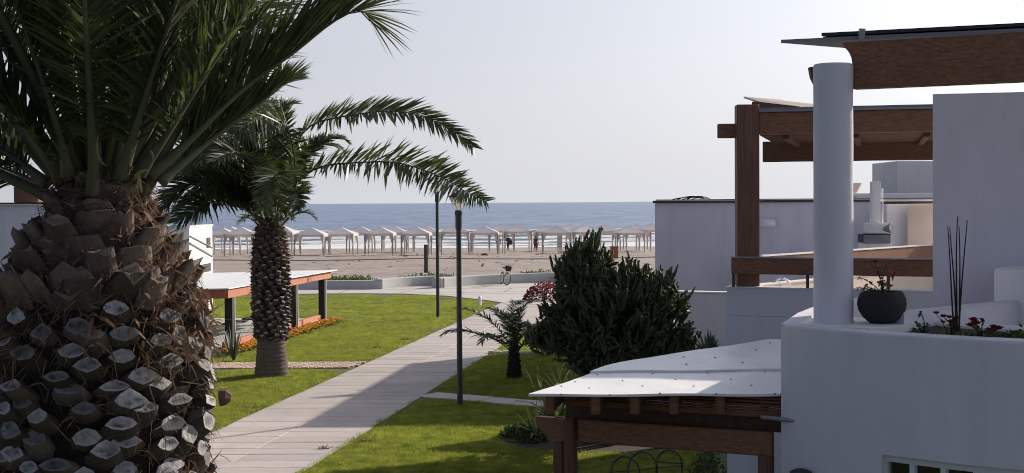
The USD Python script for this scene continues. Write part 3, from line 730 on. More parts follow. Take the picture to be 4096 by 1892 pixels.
# --- ground floor pergola with white roof
gpg = thing('garden_pergola', 'low brown timber pergola roofed with white sheets, built against the curved wall', 'pergola')
ZR = 2.70
edge = np.array([(.137, 13.0), (.35, 13.55), (.60, 14.22), (.93, 15.0), (1.30, 15.62), (1.70, 16.2), (2.10, 16.68), (2.49, 17.1), (3.10, 17.75)])
def roof_z(x, y):
    return ZR + .006 * np.sin(y * 2.1 + x * .7) + .004 * np.sin(x * 5 + y)
def sheet(y0, y1, dz, name):
    ysl = np.linspace(y0, y1, 24); b = MB(); nx = 30
    vt = []
    for y in ysl:
        xl = np.interp(y, edge[:, 1], edge[:, 0]); xr = np.interp(y, [12.9, 13.0, 14.2, 15.6, 17.0, 17.8], [2.34, 2.36, 2.74, 3.29, 4.29, 4.6])
        x = np.linspace(xl, xr, nx)
        vt.append(np.stack([x, np.full(nx, y), roof_z(x, y) + dz], 1))
    vt = np.array(vt)
    v = np.vstack([vt.reshape(-1, 3), vt.reshape(-1, 3) - (0, 0, .022)])
    q = gridq(24, nx); n = 24 * nx
    b.add(v, np.vstack([q[:, ::-1], q + n]))
    ring = [i for i in range(nx)] + [(k + 1) * nx + nx - 1 for k in range(23)] + [23 * nx + nx - 2 - i for i in range(nx - 1)] + [(22 - k) * nx for k in range(22)]
    rg = np.array(ring); r2 = np.roll(rg, -1)
    b.f.append(np.vstack([np.stack([rg, r2, r2 + n], 1), np.stack([rg, r2 + n, rg + n], 1)]))
    b.build(name, 'sheet_white', gpg)
sheet(13.0, 14.80, 0.0, 'roof_sheet'); sheet(14.62, 17.75, .023, 'roof_sheet')
for (u, v) in [(2245, 1577), (2440, 1574), (2640, 1570), (2865, 1570), (3100, 1568), (2357, 1545), (2569, 1538), (2775, 1538), (3006, 1534), (2490, 1517), (2702, 1512), (2923, 1511), (2610, 1492),
               (2830, 1488), (3060, 1487), (2300, 1519), (2745, 1463), (2860, 1437), (2970, 1460), (2735, 1433), (3025, 1402), (2245, 1539), (2390, 1494), (3080, 1379)]:
    p = gp(u, v, ZR + .012)
    MB().lathe([(.013, 0), (.012, .004), (.005, .006), (.005, .010), (0, .011)], c=(p[0], p[1], roof_z(p[0], p[1]) + (.024 if p[1] > 14.62 else -.002)), n=8).build('screw', 'metal_dark', gpg)
bl, br = np.array([.38, 14.02]), np.array([2.30, 13.02])
bd = (br - bl) / np.linalg.norm(br - bl)
MB().beam((*(bl + bd * .27), 2.245), (*br, 2.245), .09, .215, ch=.012).build('front_beam', 'wood_x', gpg)
prof = [(0, .11), (.33, .11), (.33, -.11), (.19, -.11), (.15, -.10), (.06, -.02), (.02, .04)]
m = trimesh.creation.extrude_polygon(sg.Polygon(prof), .075, engine='earcut'); vv = np.array(m.vertices)
o = bl - bd * .10 + np.array([bd[1], -bd[0]]) * .10
MB().add(np.stack([o[0] + bd[0] * vv[:, 0] - bd[1] * -vv[:, 2], o[1] + bd[1] * vv[:, 0] + bd[0] * -vv[:, 2] + .1, 2.25 + vv[:, 1]], 1), np.array(m.faces)).build('beam_end', 'wood_x', gpg)
for dx_ in (-.055, .055):
    c = np.array([.492, 13.94]) + bd * dx_
    MB().box((c[0], c[1] - (.02 if dx_ > 0 else 0), 1.18), (.10, .12, 2.36), rz=math.atan2(bd[1], bd[0]), ch=.010).build('post', 'wood_z', gpg)
MB().box((2.245, 13.06, 1.07), (.12, .12, 2.14), rz=math.atan2(bd[1], bd[0]), ch=.010).build('post', 'wood_z', gpg)
for k, sx_ in enumerate((.03, .48, .87, 1.26, 1.72, 2.16)):
    p0 = np.array([.30 + sx_ * .90, 13.08 + (.05 if k else .2)]); p1 = p0 + np.array([.42, 2.6]) * (1 if k else .3)
    MB().beam((*p0, 2.585), (*p1, 2.585), .085, .17, ch=.01).build('rafter', 'wood_x', gpg)
l0, l1 = bl + bd * .12 + (0, .06), br + bd * .12 + (0, .06)
MB().beam((*l0, 2.50), (*l1, 2.50), .05, .06, ch=.006).build('ledger', 'wood_x', gpg)
MB().beam((*(l0 + (.03, .10)), 2.41), (*(l1 + (.03, .10)), 2.41), .04, .16).build('shadow_board', 'wood_dark', gpg)
for k in range(5):
    MB().beam((*(l0 + (0, .01)), 2.545 + .031 * k), (*(l1 + (0, .01)), 2.545 + .031 * k), .03, .021, ch=.004).build('slat', 'wood_x', gpg)
for k in range(10):
    off = np.array([.04, .10]) * (k + 1)
    MB().beam((*(l0 + off), 2.56), (*(l1 + off), 2.56), .05, .022).build('slat', 'wood_x', gpg)
MB().tube([(2.20, 13.02, 2.487), (2.50, 12.72, 2.487)], .02, 8).build('rail_end', 'metal_grey', gpg)

# things on the curved wall
lan = thing('wall_lantern', 'small wall lantern with dark cap low on the curved wall', 'lamp', tuple(on_wall(3232, -.09, 2.06)))
b = MB(); b.lathe([(.0, .05), (.05, .045), (.095, .02), (.095, .008), (0, .0)], n=20); b.build('cap', 'metal_dark', lan, smooth=30)
b = MB(); b.lathe([(.08, .0), (.085, -.05), (.06, -.2), (.0, -.21)], n=20); b.build('glass', 'lamp_glass', lan, smooth=40)
MB().box((.05, .06, -.05), (.05, .1, .12), rz=.7).build('bracket', 'metal_dark', lan)

# ================================================================== buildings on the left
lh = thing('left_neighbour_house', 'grey shaded flat-roofed house wall at the far left edge behind the large palm', 'house')
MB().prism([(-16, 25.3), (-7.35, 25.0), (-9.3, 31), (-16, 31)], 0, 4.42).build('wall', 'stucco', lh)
MB().prism([(-16, 25.24), (-7.3, 24.94), (-7.4, 25.3), (-16, 25.6)], 4.423, 4.455).build('roof_edging', 'roof_cap', lh)
bx = thing('roof_vent', 'square brown timber vent box on the roof edge left of the palm', 'vent', (at(108, 800, 25.6)[0], 25.75, 4.456))
MB().box((0, 0, .14), (.42, .42, .28), ch=.012).build('box', 'wood_z', bx)
MB().box((0.0, 0, .294), (.46, .46, .025), ch=.006).build('lid', 'wood_dark', bx)

wh = thing('beach_house', 'sunlit white house with glass balustrade and outside stair, left between the two palms', 'house')
x0, x1 = at(757, 950, 57.6)[0], at(849, 950, 62.2)[0]
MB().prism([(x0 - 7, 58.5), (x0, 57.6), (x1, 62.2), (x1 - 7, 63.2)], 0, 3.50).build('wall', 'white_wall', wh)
MB().prism([(x0 - 7, 58.45), (x0 + .04, 57.55), (x1 + .04, 62.25), (x1 - 7, 63.25)], 3.503, 3.56).build('coping', 'white_wall', wh)
def face(s, z, off=0.02):
    return np.array([x0 + (x1 - x0) * s + off, 57.6 + 4.6 * s, z])
MB().beam(face(.0, 2.9, .03), face(.98, 2.22, .03), .06, .05).build('stair_rail', 'metal_grey', wh)
MB().beam(face(.0, 3.18, .03), face(.98, 2.58, .03), .06, .03).build('stair_rail', 'metal_grey', wh)
MB().beam(face(.73, 2.82, .0), face(.88, 2.82, .0), .08, .42).build('window', 'sheet_dark', wh)
MB().beam(face(.02, 1.80, .0), face(.88, 1.80, .0), .08, .34).build('window', 'sheet_dark', wh)
MB().beam(face(.0, 2.0, .03), face(.9, 2.0, .03), .12, .05).build('sill', 'white_wall', wh)
gl = MB()
g0, g1 = np.array([x0 - .05, 57.75]), np.array([x1 - .35, 61.9])
MB().beam((*g0, 3.83), (*g1, 3.83), .012, .54).build('balustrade_pane', 'pane_blue', wh)
MB().beam((x0 - .4, 57.7, 3.8), (x0 - 5, 58.4, 3.8), .012, .5).build('balustrade_pane', 'pane_blue', wh)
for s in (.02, .5, .98):
    p = g0 + (g1 - g0) * s
    MB().beam((*p, 3.56), (*p, 4.11), .03, .03, up=(0, 1, 0)).build('balustrade_post', 'metal_grey', wh)

# pavilion with terracotta fascia
pv = thing('garden_pavilion', 'low open pavilion with white roof and terracotta fascia beside the second palm', 'pavilion')
n1, n2 = np.array([-8.43, 43.5]), np.array([-6.83, 55.3])
pd = (n2 - n1) / np.linalg.norm(n2 - n1); pq = np.array([-pd[1], pd[0]])
zt_ = 1.93
FW = 5.5
c4 = [n1, n2, n2 + pq * FW, n1 + pq * FW]
v = np.array([(*c4[0], zt_), (*c4[1], zt_ - .02), (*c4[2], zt_ - .16), (*c4[3], zt_ - .16)])
ov = np.array([(*(n1 - pd * .12 - pq * .1), zt_ + .005), (*(n2 + pd * .35 - pq * .18), zt_ - .02), (*(n2 + pd * .35 + pq * FW), zt_ - .16), (*(n1 - pd * .12 + pq * FW), zt_ - .16)])
b = MB(); b.add(np.vstack([ov, ov - (0, 0, .03)]), [[0, 1, 2, 3], [7, 6, 5, 4], [0, 4, 5, 1], [1, 5, 6, 2], [2, 6, 7, 3], [3, 7, 4, 0]]); b.build('roof', 'sheet_white', pv)
for k in range(3):
    s0, s1 = (0, .345, .765)[k], (.342, .762, 1)[k]
    p, q = n1 + (n2 - n1) * s0, n1 + (n2 - n1) * s1
    MB().beam((*p, zt_ - .17), (*q, zt_ - .185), .07, .27, ch=.008).build('fascia', 'terracotta', pv)
MB().beam((*(n1 + pq * .05), zt_ - .17), (*(n1 + pq * FW), zt_ - .30), .07, .27, ch=.008).build('fascia', 'terracotta', pv)
for s in (.05, .62, .94):
    p = n1 + (n2 - n1) * s + pq * .12
    MB().box((*p, .80), (.24, .24, 1.6), rz=math.atan2(pd[1], pd[0]), ch=.012).build('post', 'dark_post', pv)
    MB().box((*(p - pq * .126 + pd * .10), .80), (.05, .016, 1.6), rz=math.atan2(pd[1], pd[0])).build('post_trim', 'planter_wall', pv)
for s in (.05, .94):
    p = n1 + (n2 - n1) * s + pq * (FW - .3)
    MB().box((*p, .78), (.24, .24, 1.5), ch=.012).build('post', 'dark_post', pv)
MB().beam((*(n1 + pd * .3 + pq * .2), .19), (*(n2 - pd * .3 + pq * .2), .19), .14, .22, ch=.01).build('base_wall', 'terracotta', pv)
MB().prism([n1 + pd * .2 - pq * .15, n2 - pq * .15, n2 + pq * FW, n1 + pd * .2 + pq * FW], .004, .09).build('floor', 'planter_wall', pv)
MB().beam((*(n1 + pd * 1.2 + pq * 4.6), .5), (*(n2 - pd * .6 + pq * 4.6), .5), .12, .75).build('counter', 'dark_post', pv)
for k in range(4):
    p = n1 + (n2 - n1) * (.13 + .17 * k) + pq * 1.6
    MB().beam((*(p - pd * .7), .45), (*(p + pd * .7), .45), .45, .06).build('bench', 'post_grey', pv)

# ================================================================== vegetation
def unit(a): return a / (np.linalg.norm(a, axis=-1, keepdims=True) + 1e-12)
def ribbon_leaves(base, d, wdir, L, W, droop, rng, ns=(0, .3, .68, 1.0), prof=(.55, 1.0, .72, .0)):
    """many pointed leaves at once: base (n,3), direction, width direction, length, width, droop"""
    n = len(base)
    rows = []
    for s, pf in zip(ns, prof):
        c = base + d * (L * s)[:, None]
        c[:, 2] -= droop * L * s * s
        if pf > 0:
            h = wdir * (W * pf / 2)[:, None]
            rows += [c - h, c + h]
        else:
            rows.append(c)
    v = np.stack(rows, 1)                                   # n, k, 3
    k = v.shape[1]
    f = np.array([[0, 1, 3], [0, 3, 2], [2, 3, 5], [2, 5, 4], [4, 5, 6]])
    return v.reshape(-1, 3), (f[None] + (np.arange(n) * k)[:, None, None]).reshape(-1, 3)
def frond(parent, pts, nl, L0, W0, rng, roll=0.0, vee=.45, rad=.03, t0=.14, leafm='frond', rachm='rachis', droop=.12, ang=(1.15, .45), one=None, spine=True):
    """one feather frond: leaflets as the part, its rachis as the sub-part"""
    P_ = spline(pts, 60)
    s = np.concatenate([[0], np.cumsum(np.linalg.norm(np.diff(P_, axis=0), axis=1))]); s /= s[-1]
    T_ = unit(np.gradient(P_, axis=0))
    t = np.linspace(t0, .995, nl) + rng.uniform(-.3, .3, nl) / nl
    t = np.clip(t, 0, 1)
    V_, F_, n0 = [], [], 0
    for side in (-1, 1):
        tt = np.clip(t + rng.uniform(-.2, .2, nl) / nl, 0, 1)
        p = np.stack([np.interp(tt, s, P_[:, c]) for c in range(3)], 1)
        tg = unit(np.stack([np.interp(tt, s, T_[:, c]) for c in range(3)], 1))
        ref = np.array([0, 0, 1.0]) if abs(T_[:, 2]).mean() < .93 else unit(np.array([0, -1.0, .2]))
        sd = unit(np.cross(tg, ref)); nn = np.cross(sd, tg)
        cr, sr = math.cos(roll), math.sin(roll)
        sd, nn = sd * cr + nn * sr, nn * cr - sd * sr
        a = ang[0] + (ang[1] - ang[0]) * tt ** 1.3 + rng.normal(0, .09, nl)
        v_ = vee * (1 - .4 * tt) + rng.normal(0, .16, nl)
        d = tg * np.cos(a)[:, None] + (sd * side * np.cos(v_)[:, None] + nn * np.sin(v_)[:, None]) * np.sin(a)[:, None]
        d = unit(d)
        wd = unit(np.cross(d, nn * np.cos(v_)[:, None] - sd * side * np.sin(v_)[:, None]))
        tw = rng.normal(0, .5, nl)
        n3 = np.cross(d, wd)
        wd = wd * np.cos(tw)[:, None] + n3 * np.sin(tw)[:, None]
        prof = np.interp(tt, [0, t0, .24, .42, .7, .9, 1.0], [.1, .25, .72, 1.0, .92, .62, .42])
        L = L0 * prof * rng.uniform(.86, 1.1, nl)
        v, f = ribbon_leaves(p, d, wd, L, W0 * np.interp(tt, [0, .2, .6, 1], [.6, .9, 1, .6]) * rng.uniform(.8, 1.2, nl), droop * rng.uniform(.3, 1.6, nl), rng)
        V_.append(v); F_.append(f + n0); n0 += len(v)
    fr = MB().add(np.vstack(V_), np.vstack(F_)).build('frond', leafm, parent)
    k = np.linspace(0, 59, 22).astype(int)
    MB().tube(P_[k], rad * np.interp(np.linspace(0, 1, 22), [0, .08, .35, 1], [1.5, 1.0, .62, .12]), 6).build('rachis', rachm, fr, smooth=True)
    return fr
def arch(c, az, el0, bend, L, rng, n=9, r0=.18, sideways=0.0):
    """control points of a frond that leaves the crown at elevation el0 and bends down by bend"""
    p = np.array(c, float) + r0 * np.array([math.sin(az), math.cos(az), 0]); out = [p.copy()]
    for k in range(1, n):
        s = k / (n - 1)
        el = el0 - bend * s ** 1.35; a = az + sideways * s * s
        p = p + (L / (n - 1)) * np.array([math.sin(a) * math.cos(el), math.cos(a) * math.cos(el), math.sin(el)])
        out.append(p.copy())
    return out
def stub(R, th, z, rad, L, tilt, w, h, cut, rng, grey, brown, rag=0.0):
    """a cut leaf base: lozenge section, sticking out and up, with a pale cut face"""
    rd = np.array([math.cos(th), math.sin(th), 0]); tn = np.array([-math.sin(th), math.cos(th), 0]); uz = np.array([0, 0, 1.0])
    ax = rd * math.cos(tilt) + uz * math.sin(tilt)
    ny = unit(uz * math.cos(tilt) - rd * math.sin(tilt))
    n = 8
    a = np.arange(n) * 2 * math.pi / n
    px = np.sign(np.cos(a)) * abs(np.cos(a)) ** 1.25; py = np.sign(np.sin(a)) * abs(np.sin(a)) ** 1.35
    px = px * (1 + rng.normal(0, .06, n)); py = py * (1 + rng.normal(0, .09, n)) - .12 * (px ** 2)
    c0 = rd * (rad - .05) + uz * (z - L * .35)
    secs = []
    for s, k in ((0, 1.22), (.5, 1.10), (1.0, .84)):
        c = c0 + ax * (L + .05) * s
        secs.append(c + tn * (px * w / 2 * k)[:, None] + ny * (py * h / 2 * k)[:, None])
    # the cut leans back towards the trunk
    end = secs[2]
    end += ax * ((py * -h * cut)[:, None] * .5 + rng.normal(0, .005 + rag, (n, 1)))
    v = np.vstack(secs)
    i, j = np.meshgrid(np.arange(2), np.arange(n), indexing='ij')
    q = np.stack([i * n + j, i * n + (j + 1) % n, (i + 1) * n + (j + 1) % n, (i + 1) * n + j], -1).reshape(-1, 4)
    tb = np.vstack([np.tile(np.array(brown) * .75, (n, 1)), np.tile(np.array(brown) * .92, (n, 1)), np.tile(np.array(brown), (n, 1))])
    cen = end.mean(0) + ax * rng.uniform(-.010, .006)
    ins = cen + (end - cen) * .90 + ax * .003; mid = cen + (end - cen) * .5 + ax * .006 * rng.uniform(-1.2, .8) + tn * rng.normal(0, .008) + rng.normal(0, .002, (n, 3))
    g = np.array(grey)
    rot = rng.uniform(.55, 1.0)
    v2 = np.vstack([end, ins, mid, cen[None]])
    crack = np.where(rng.uniform(0, 1, (n, 1)) < .18, .35, 1.0)
    t2 = np.vstack([np.tile(g * .75, (n, 1)), np.tile(g, (n, 1)) * rng.uniform(.85, 1.1, (n, 1)), np.tile(g * rot, (n, 1)) * rng.uniform(.75, 1.1, (n, 1)) * crack, (g * rot * rng.uniform(.5, 1.0))[None]])
    q2 = np.vstack([np.stack([k * n + j[0], k * n + (j[0] + 1) % n, (k + 1) * n + (j[0] + 1) % n, (k + 1) * n + j[0]], -1) for k in (0, 1)])
    tri = np.stack([2 * n + j[0], 2 * n + (j[0] + 1) % n, np.full(n, 3 * n)], 1)
    b = MB().add(v, q, tb).add(v2, q2, t2)
    b.f.append(tri + 3 * n)
    return b
def fibres(n, th, z, rfun, rng, lmin, lmax, wid, out=.5, updown=.6):
    """loose fibres and torn strips hanging on a palm trunk"""
    rd = np.stack([np.cos(th), np.sin(th), 0 * th], 1); tn = np.stack([-np.sin(th), np.cos(th), 0 * th], 1)
    p = rd * rfun(z)[:, None]; p[:, 2] = z
    d = unit(rd * rng.uniform(.1, out * 2, n)[:, None] + tn * rng.normal(0, .8, n)[:, None] + np.array([0, 0, 1.0]) * rng.normal(-.1, updown, n)[:, None])
    wd = unit(np.cross(d, rng.normal(0, 1, (n, 3))))
    L = rng.uniform(lmin, lmax, n)
    return ribbon_leaves(p, d, wd, L, wid * rng.uniform(.4, 1.6, n), rng.uniform(-.1, .9, n), rng)

# ------------------------------------------------------------------ the large palm in front
rg = np.random.default_rng(5)
PX, PY = at(405, 1300, 8.0)[:2]
palm = thing('palm_tree', 'large date palm in the left foreground with a thick trunk of cut grey leaf bases', 'palm tree', (PX, PY, 0))
def r1(z):
    return np.interp(z, [0, .4, 1.2, 2.4, 3.2, 3.75, 3.95, 4.09, 4.16, 4.22, 4.29, 4.45, 4.6], [.72, .62, .55, .53, .545, .53, .475, .395, .355, .305, .245, .20, .17])
core = []
for z in np.linspace(0, 4.62, 60): core.append((float(r1(z)) - .02, z))
core.append((0, 4.66))
b = MB().lathe(core, n=56)
v = b.v[0]; q = v * 9
b.v[0] = v * (1 + (meshkit.fbm(q, 3, 2) - .5)[:, None] * np.array([.14, .14, 0]))
trunk = b.build('trunk', 'palm_core', palm, smooth=True)
N = 296; zs0, zs1 = 2.62, 4.50
for k in range(N):
    f_ = (k + .5) / N
    z = zs0 + (zs1 - zs0) * f_ + rg.normal(0, .012)
    th = k * 2.399963 + rg.normal(0, .07)
    if rg.uniform() < .05: continue
    upz = np.clip((z - 3.62) / .40, 0, 1)             # 0 in the trimmed lower part, 1 in the shaggy upper part
    rad = float(r1(z)) - .012
    rag = 0.0
    if upz < .55:
        L = rg.uniform(.03, .10); tilt = rg.uniform(.35, .80); w = rg.uniform(.150, .215); h = rg.uniform(.085, .125); cut = rg.uniform(-.35, .20)
        g = np.array([.43, .405, .405]) * rg.uniform(.35, 1.3)
        br = np.array([.125, .097, .08]) * rg.uniform(.45, 1.4)
    else:
        rag = .016
        L = rg.uniform(.05, .22) * (1 - .55 * np.clip((z - 4.2) / .25, 0, 1)); tilt = rg.uniform(.75, 1.2); w = rg.uniform(.14, .26); h = rg.uniform(.05, .10); cut = rg.uniform(-.2, .9)
        g = np.array([.26, .205, .175]) * rg.uniform(.4, 1.35)
        br = np.array([.155, .113, .092]) * rg.uniform(.5, 1.6)
    stub(None, th, z, rad, L, tilt, w, h, cut, rg, g, br, rag).build('leaf_base', 'boot', trunk, smooth=True, tint=True)
n = 9000
z = rg.uniform(2.7, 4.62, n) ; keep = rg.uniform(0, 1, n) < np.interp(z, [2.7, 3.5, 3.75, 4.5], [.16, .22, .8, .9]); z = z[keep]; n = len(z)
v, f = fibres(n, rg.uniform(0, 2 * math.pi, n), z, lambda z: r1(z) + rg.uniform(-.03, .07, len(z)), rg, .04, .17, .006)
MB().add(v, f).build('fibre', 'fibre', palm, kind='stuff')
n = 260
z = rg.uniform(3.6, 4.4, n)
v, f = fibres(n, np.where(rg.uniform(0, 1, n) < .6, rg.normal(-.35, .55, n), rg.uniform(0, 2 * math.pi, n)), z, lambda z: r1(z) + rg.uniform(-.02, .11, len(z)), rg, .04, .13, .020, out=.35)
MB().add(v, f).build('torn_sheath', 'fibre', palm, kind='stuff')
cz = 4.42
def rel(u, v_, Y): return at(u, v_, Y) - np.array([PX, PY, 0])
C0 = np.array([0, 0, cz])
big = [
    ([(600, 700, 7.95), (800, 520, 8.0), (1000, 335, 8.1), (1200, 190, 8.2), (1370, 65, 8.3), (1440, 45, 8.35), (1480, 85, 8.4)], .95, dict(roll=-.1, vee=1.15, ang=(.75, .38))),
    ([(372, 770, 7.7), (366, 500, 7.45), (352, 250, 7.2), (338, 0, 7.0), (315, -300, 6.8), (290, -700, 6.6)], .42, dict(roll=0)),
    ([(560, 690, 7.75), (700, 480, 7.6), (850, 250, 7.5), (980, 60, 7.4), (1100, -120, 7.4), (1200, -260, 7.4)], .55, dict(roll=-.7)),
    ([(480, 700, 7.7), (560, 450, 7.5), (640, 200, 7.4), (720, -50, 7.3), (790, -350, 7.2)], .5, dict(roll=-.3)),
    ([(240, 720, 7.8), (140, 560, 7.6), (20, 400, 7.5), (-120, 240, 7.4), (-300, 60, 7.4)], .5, dict(roll=.7)),
    ([(270, 700, 7.7), (215, 460, 7.5), (130, 200, 7.4), (40, -60, 7.3), (-60, -340, 7.2)], .5, dict(roll=.4)),
    ([(190, 740, 8.0), (60, 640, 8.0), (-90, 560, 8.0), (-280, 500, 8.1), (-500, 500, 8.2)], .45, dict(roll=.8)),
    ([(170, 760, 8.2), (40, 690, 8.4), (-120, 650, 8.6), (-300, 650, 8.8)], .42, dict(roll=.8)),
    ([(640, 730, 8.0), (790, 600, 8.1), (960, 470, 8.2), (1120, 350, 8.3), (1150, 330, 8.4), (1180, 320, 8.5)], .34, dict(roll=-.1, vee=1.1, ang=(.8, .35))),
    ([(590, 690, 8.3), (740, 430, 8.6), (900, 180, 8.9), (1020, -20, 9.2), (1120, -150, 9.5)], .6, dict(roll=-.9)),
    ([(560, 650, 8.5), (660, 380, 9.0), (760, 120, 9.4), (840, -140, 9.8)], .6, dict(roll=-.6)),
]
for pts, L0, kw in big:
    P_ = [rel(*p) for p in pts]
    frond(palm, P_, 128, min(L0, .55) if L0 < .9 else .66, .018, rg, rad=.029, **kw)
for k in range(50):
    az = k * 2.399963 + .4
    s = (k + .5) / 50
    el = 1.50 - 1.02 * s ** .8 + rg.normal(0, .06)
    front = math.cos(az) < -.15
    if math.sin(az) > .2 and el < 1.02: el = rg.uniform(1.02, 1.3)
    if front and s > .55: continue
    frond(palm, arch(C0 + (0, 0, .18 * (1 - s)), az, el, rg.uniform(.45, .85) * (.45 + (.75 if math.sin(az) < .2 else .1) * s), rg.uniform(3.6, 4.5), rg, r0=.08 + .16 * s, sideways=rg.normal(0, .2)),
          116, rg.uniform(.46, .60), .0175, rg, vee=.62, ang=(.98, .42), roll=rg.normal(0, .35), rad=.03)
# pale curled dry strips at the foot of the crown
for k, (pts, r_) in enumerate([([(392, 540), (388, 590), (400, 640), (430, 665)], .006), ([(600, 600), (612, 625), (610, 650)], .006), ([(540, 720), (560, 690), (588, 680)], .010), ([(555, 700), (560, 740), (568, 770)], .012)]):
    P_ = spline([rel(u, v_, 7.45) for u, v_ in pts], 10)
    MB().tube(P_, r_ * np.array([.4, .7, .9, 1, 1, 1, .9, .8, .6, .3]), 5).build('dry_strip', 'leaf_pale', palm)
b = MB(); b.tube([rel(880, 1590, 7.9), rel(905, 1588, 7.9), rel(925, 1592, 7.9)], [.05, .045, .02], 7); b.build('loose_leaf_base', 'fibre', palm)

# ------------------------------------------------------------------ the second palm
rg = np.random.default_rng(17)
QX, QY = at(1087, 1505, 37.6)[:2]
palm2 = thing('palm_tree', 'shorter date palm on the lawn beside the pavilion, two fronds arching far right', 'palm tree', (QX, QY, 0))
def r2(z):
    return np.interp(z, [0, .06, .35, .75, .92, 1.0, 1.6, 2.3, 3.0, 3.45, 3.8, 4.05], [.46, .445, .41, .375, .36, .385, .43, .44, .42, .37, .29, .2])
core = [(float(r2(z)) - .005 + .006 * math.sin(z * 60), z) for z in np.linspace(0, 1.0, 46)]
b = MB().lathe(core, n=40); v = b.v[0]; b.v[0] = v * (1 + (meshkit.fbm(v * (5, 5, 22), 3, 2) - .5)[:, None] * np.array([.10, .10, 0]))
foot = b.build('trunk_foot', 'palm_foot', palm2, smooth=True)
core = [(float(r2(z)) - .03, z) for z in np.linspace(.9, 4.1, 30)] + [(0, 4.15)]
trunk2 = MB().lathe(core, n=40).build('trunk', 'palm_core', palm2, smooth=True)
N = 296
for k in range(N):
    z = .97 + 2.85 * (k + .5) / N
    th = k * 2.399963 + rg.normal(0, .06)
    upz = np.clip((z - 3.1) / .5, 0, 1)
    g = np.array([.68, .64, .63]) * rg.uniform(.5, 1.3) * (1 - .55 * upz)
    br = np.array([.12, .095, .085]) * rg.uniform(.6, 1.4)
    stub(None, th, z, float(r2(z)), rg.uniform(.05, .10), rg.uniform(.5, .85), rg.uniform(.13, .17), rg.uniform(.085, .12), rg.uniform(.2, .7), rg, g, br).build('leaf_base', 'boot', trunk2, smooth=True, tint=True)
n = 2200; z = rg.uniform(1.0, 4.1, n); z = z[rg.uniform(0, 1, n) < np.interp(z, [1, 2.8, 3.3], [.2, .25, 1])]
v, f = fibres(len(z), rg.uniform(0, 2 * math.pi, len(z)), z, lambda z: r2(z) + rg.uniform(-.01, .07, len(z)), rg, .08, .3, .014)
MB().add(v, f).build('fibre', 'fibre', palm2, kind='stuff')
def rel2(u, v_, Y): return at(u, v_, Y) - np.array([QX, QY, 0])
spec = [
    ([(1095, 850, 37.3), (1065, 650, 36.8), (1015, 480, 36.2), (950, 395, 35.6), (860, 375, 35.0), (760, 420, 34.5)], .9, dict(roll=.7)),
    ([(1100, 850, 37.8), (1105, 640, 38.0), (1112, 500, 38.2), (1135, 430, 38.4), (1175, 415, 38.6)], .75, dict(roll=-.2)),
    ([(1085, 850, 37.0), (1030, 660, 36.2), (960, 540, 35.4), (860, 470, 34.6), (740, 480, 34), (640, 550, 33.6)], .9, dict(roll=.7)),
    ([(1085, 860, 36.8), (1050, 730, 35.8), (990, 640, 34.8), (900, 590, 34.0), (800, 610, 33.4), (720, 690, 33)], .9, dict(roll=.5)),
    ([(1120, 830, 37.6), (1165, 640, 37.2), (1225, 517, 36.7), (1342, 472, 36.0), (1501, 447, 35.2), (1660, 457, 34.5), (1779, 507, 34.0), (1859, 556, 33.7), (1895, 592, 33.5)], .72, dict(roll=-.75, vee=.35)),
    ([(1120, 850, 37.5), (1180, 740, 37.0), (1255, 678, 36.5), (1406, 652, 35.7), (1580, 650, 34.8), (1700, 682, 34.0), (1819, 739, 32.3), (1890, 782, 31.2), (1945, 806, 30.6)], .80, dict(roll=-.75, vee=.35)),
    ([(1130, 880, 37.4), (1180, 760, 37.0), (1176, 620, 36.4), (1145, 510, 35.8), (1085, 465, 35.2), (1000, 490, 34.4), (914, 554, 33.8), (830, 630, 33.2)], .95, dict(roll=.8, vee=.2)),
    ([(1070, 900, 37.4), (1000, 850, 37.0), (930, 812, 36.4), (860, 806, 35.8), (780, 842, 35.2), (700, 890, 34.8)], .85, dict(roll=.55, vee=.5)),
    ([(1150, 740, 38.4), (1240, 610, 38.6), (1295, 562, 38.8), (1350, 550, 39), (1392, 568, 39.1)], .38, dict(roll=-.4)),
    ([(1075, 870, 37.2), (1000, 740, 36.4), (900, 650, 35.6), (780, 620, 34.9), (660, 660, 34.3), (560, 740, 34)], .95, dict(roll=.7)),
    ([(1090, 850, 37.0), (1050, 700, 36.2), (980, 580, 35.4), (880, 500, 34.6), (780, 490, 34.0), (690, 540, 33.5)], .95, dict(roll=.7)),
    ([(1110, 870, 36.9), (1120, 760, 35.8), (1120, 700, 34.8), (1100, 700, 33.8), (1070, 760, 33.0), (1050, 830, 32.5)], .75, dict(roll=.1)),
    ([(1120, 880, 37.0), (1165, 800, 36.0), (1180, 770, 35.2), (1195, 790, 34.4), (1190, 840, 33.8)], .6, dict(roll=-.2)),
    ([(1050, 890, 38.0), (960, 760, 38.8), (860, 670, 39.4), (760, 640, 40), (660, 660, 40.5)], .9, dict(roll=.7)),
    ([(1080, 850, 38.2), (1040, 650, 39.0), (980, 500, 39.8), (900, 400, 40.4), (800, 370, 41)], .9, dict(roll=.8)),
    ([(1100, 850, 38.4), (1095, 640, 39.2), (1085, 500, 40.0), (1060, 420, 40.8), (1020, 400, 41.5)], .7, dict(roll=.4)),
    ([(1130, 850, 38.2), (1170, 700, 39), (1215, 610, 39.8), (1290, 570, 40.6), (1370, 600, 41.4)], .55, dict(roll=-.6)),
    ([(1090, 870, 36.8), (1060, 740, 35.5), (1010, 650, 34.4), (940, 610, 33.4), (870, 640, 32.6)], .85, dict(roll=.4)),
    ([(1060, 900, 37.6), (980, 800, 37.4), (880, 740, 37.2), (780, 730, 37), (690, 780, 36.8), (640, 850, 36.6)], .85, dict(roll=.6)),
]
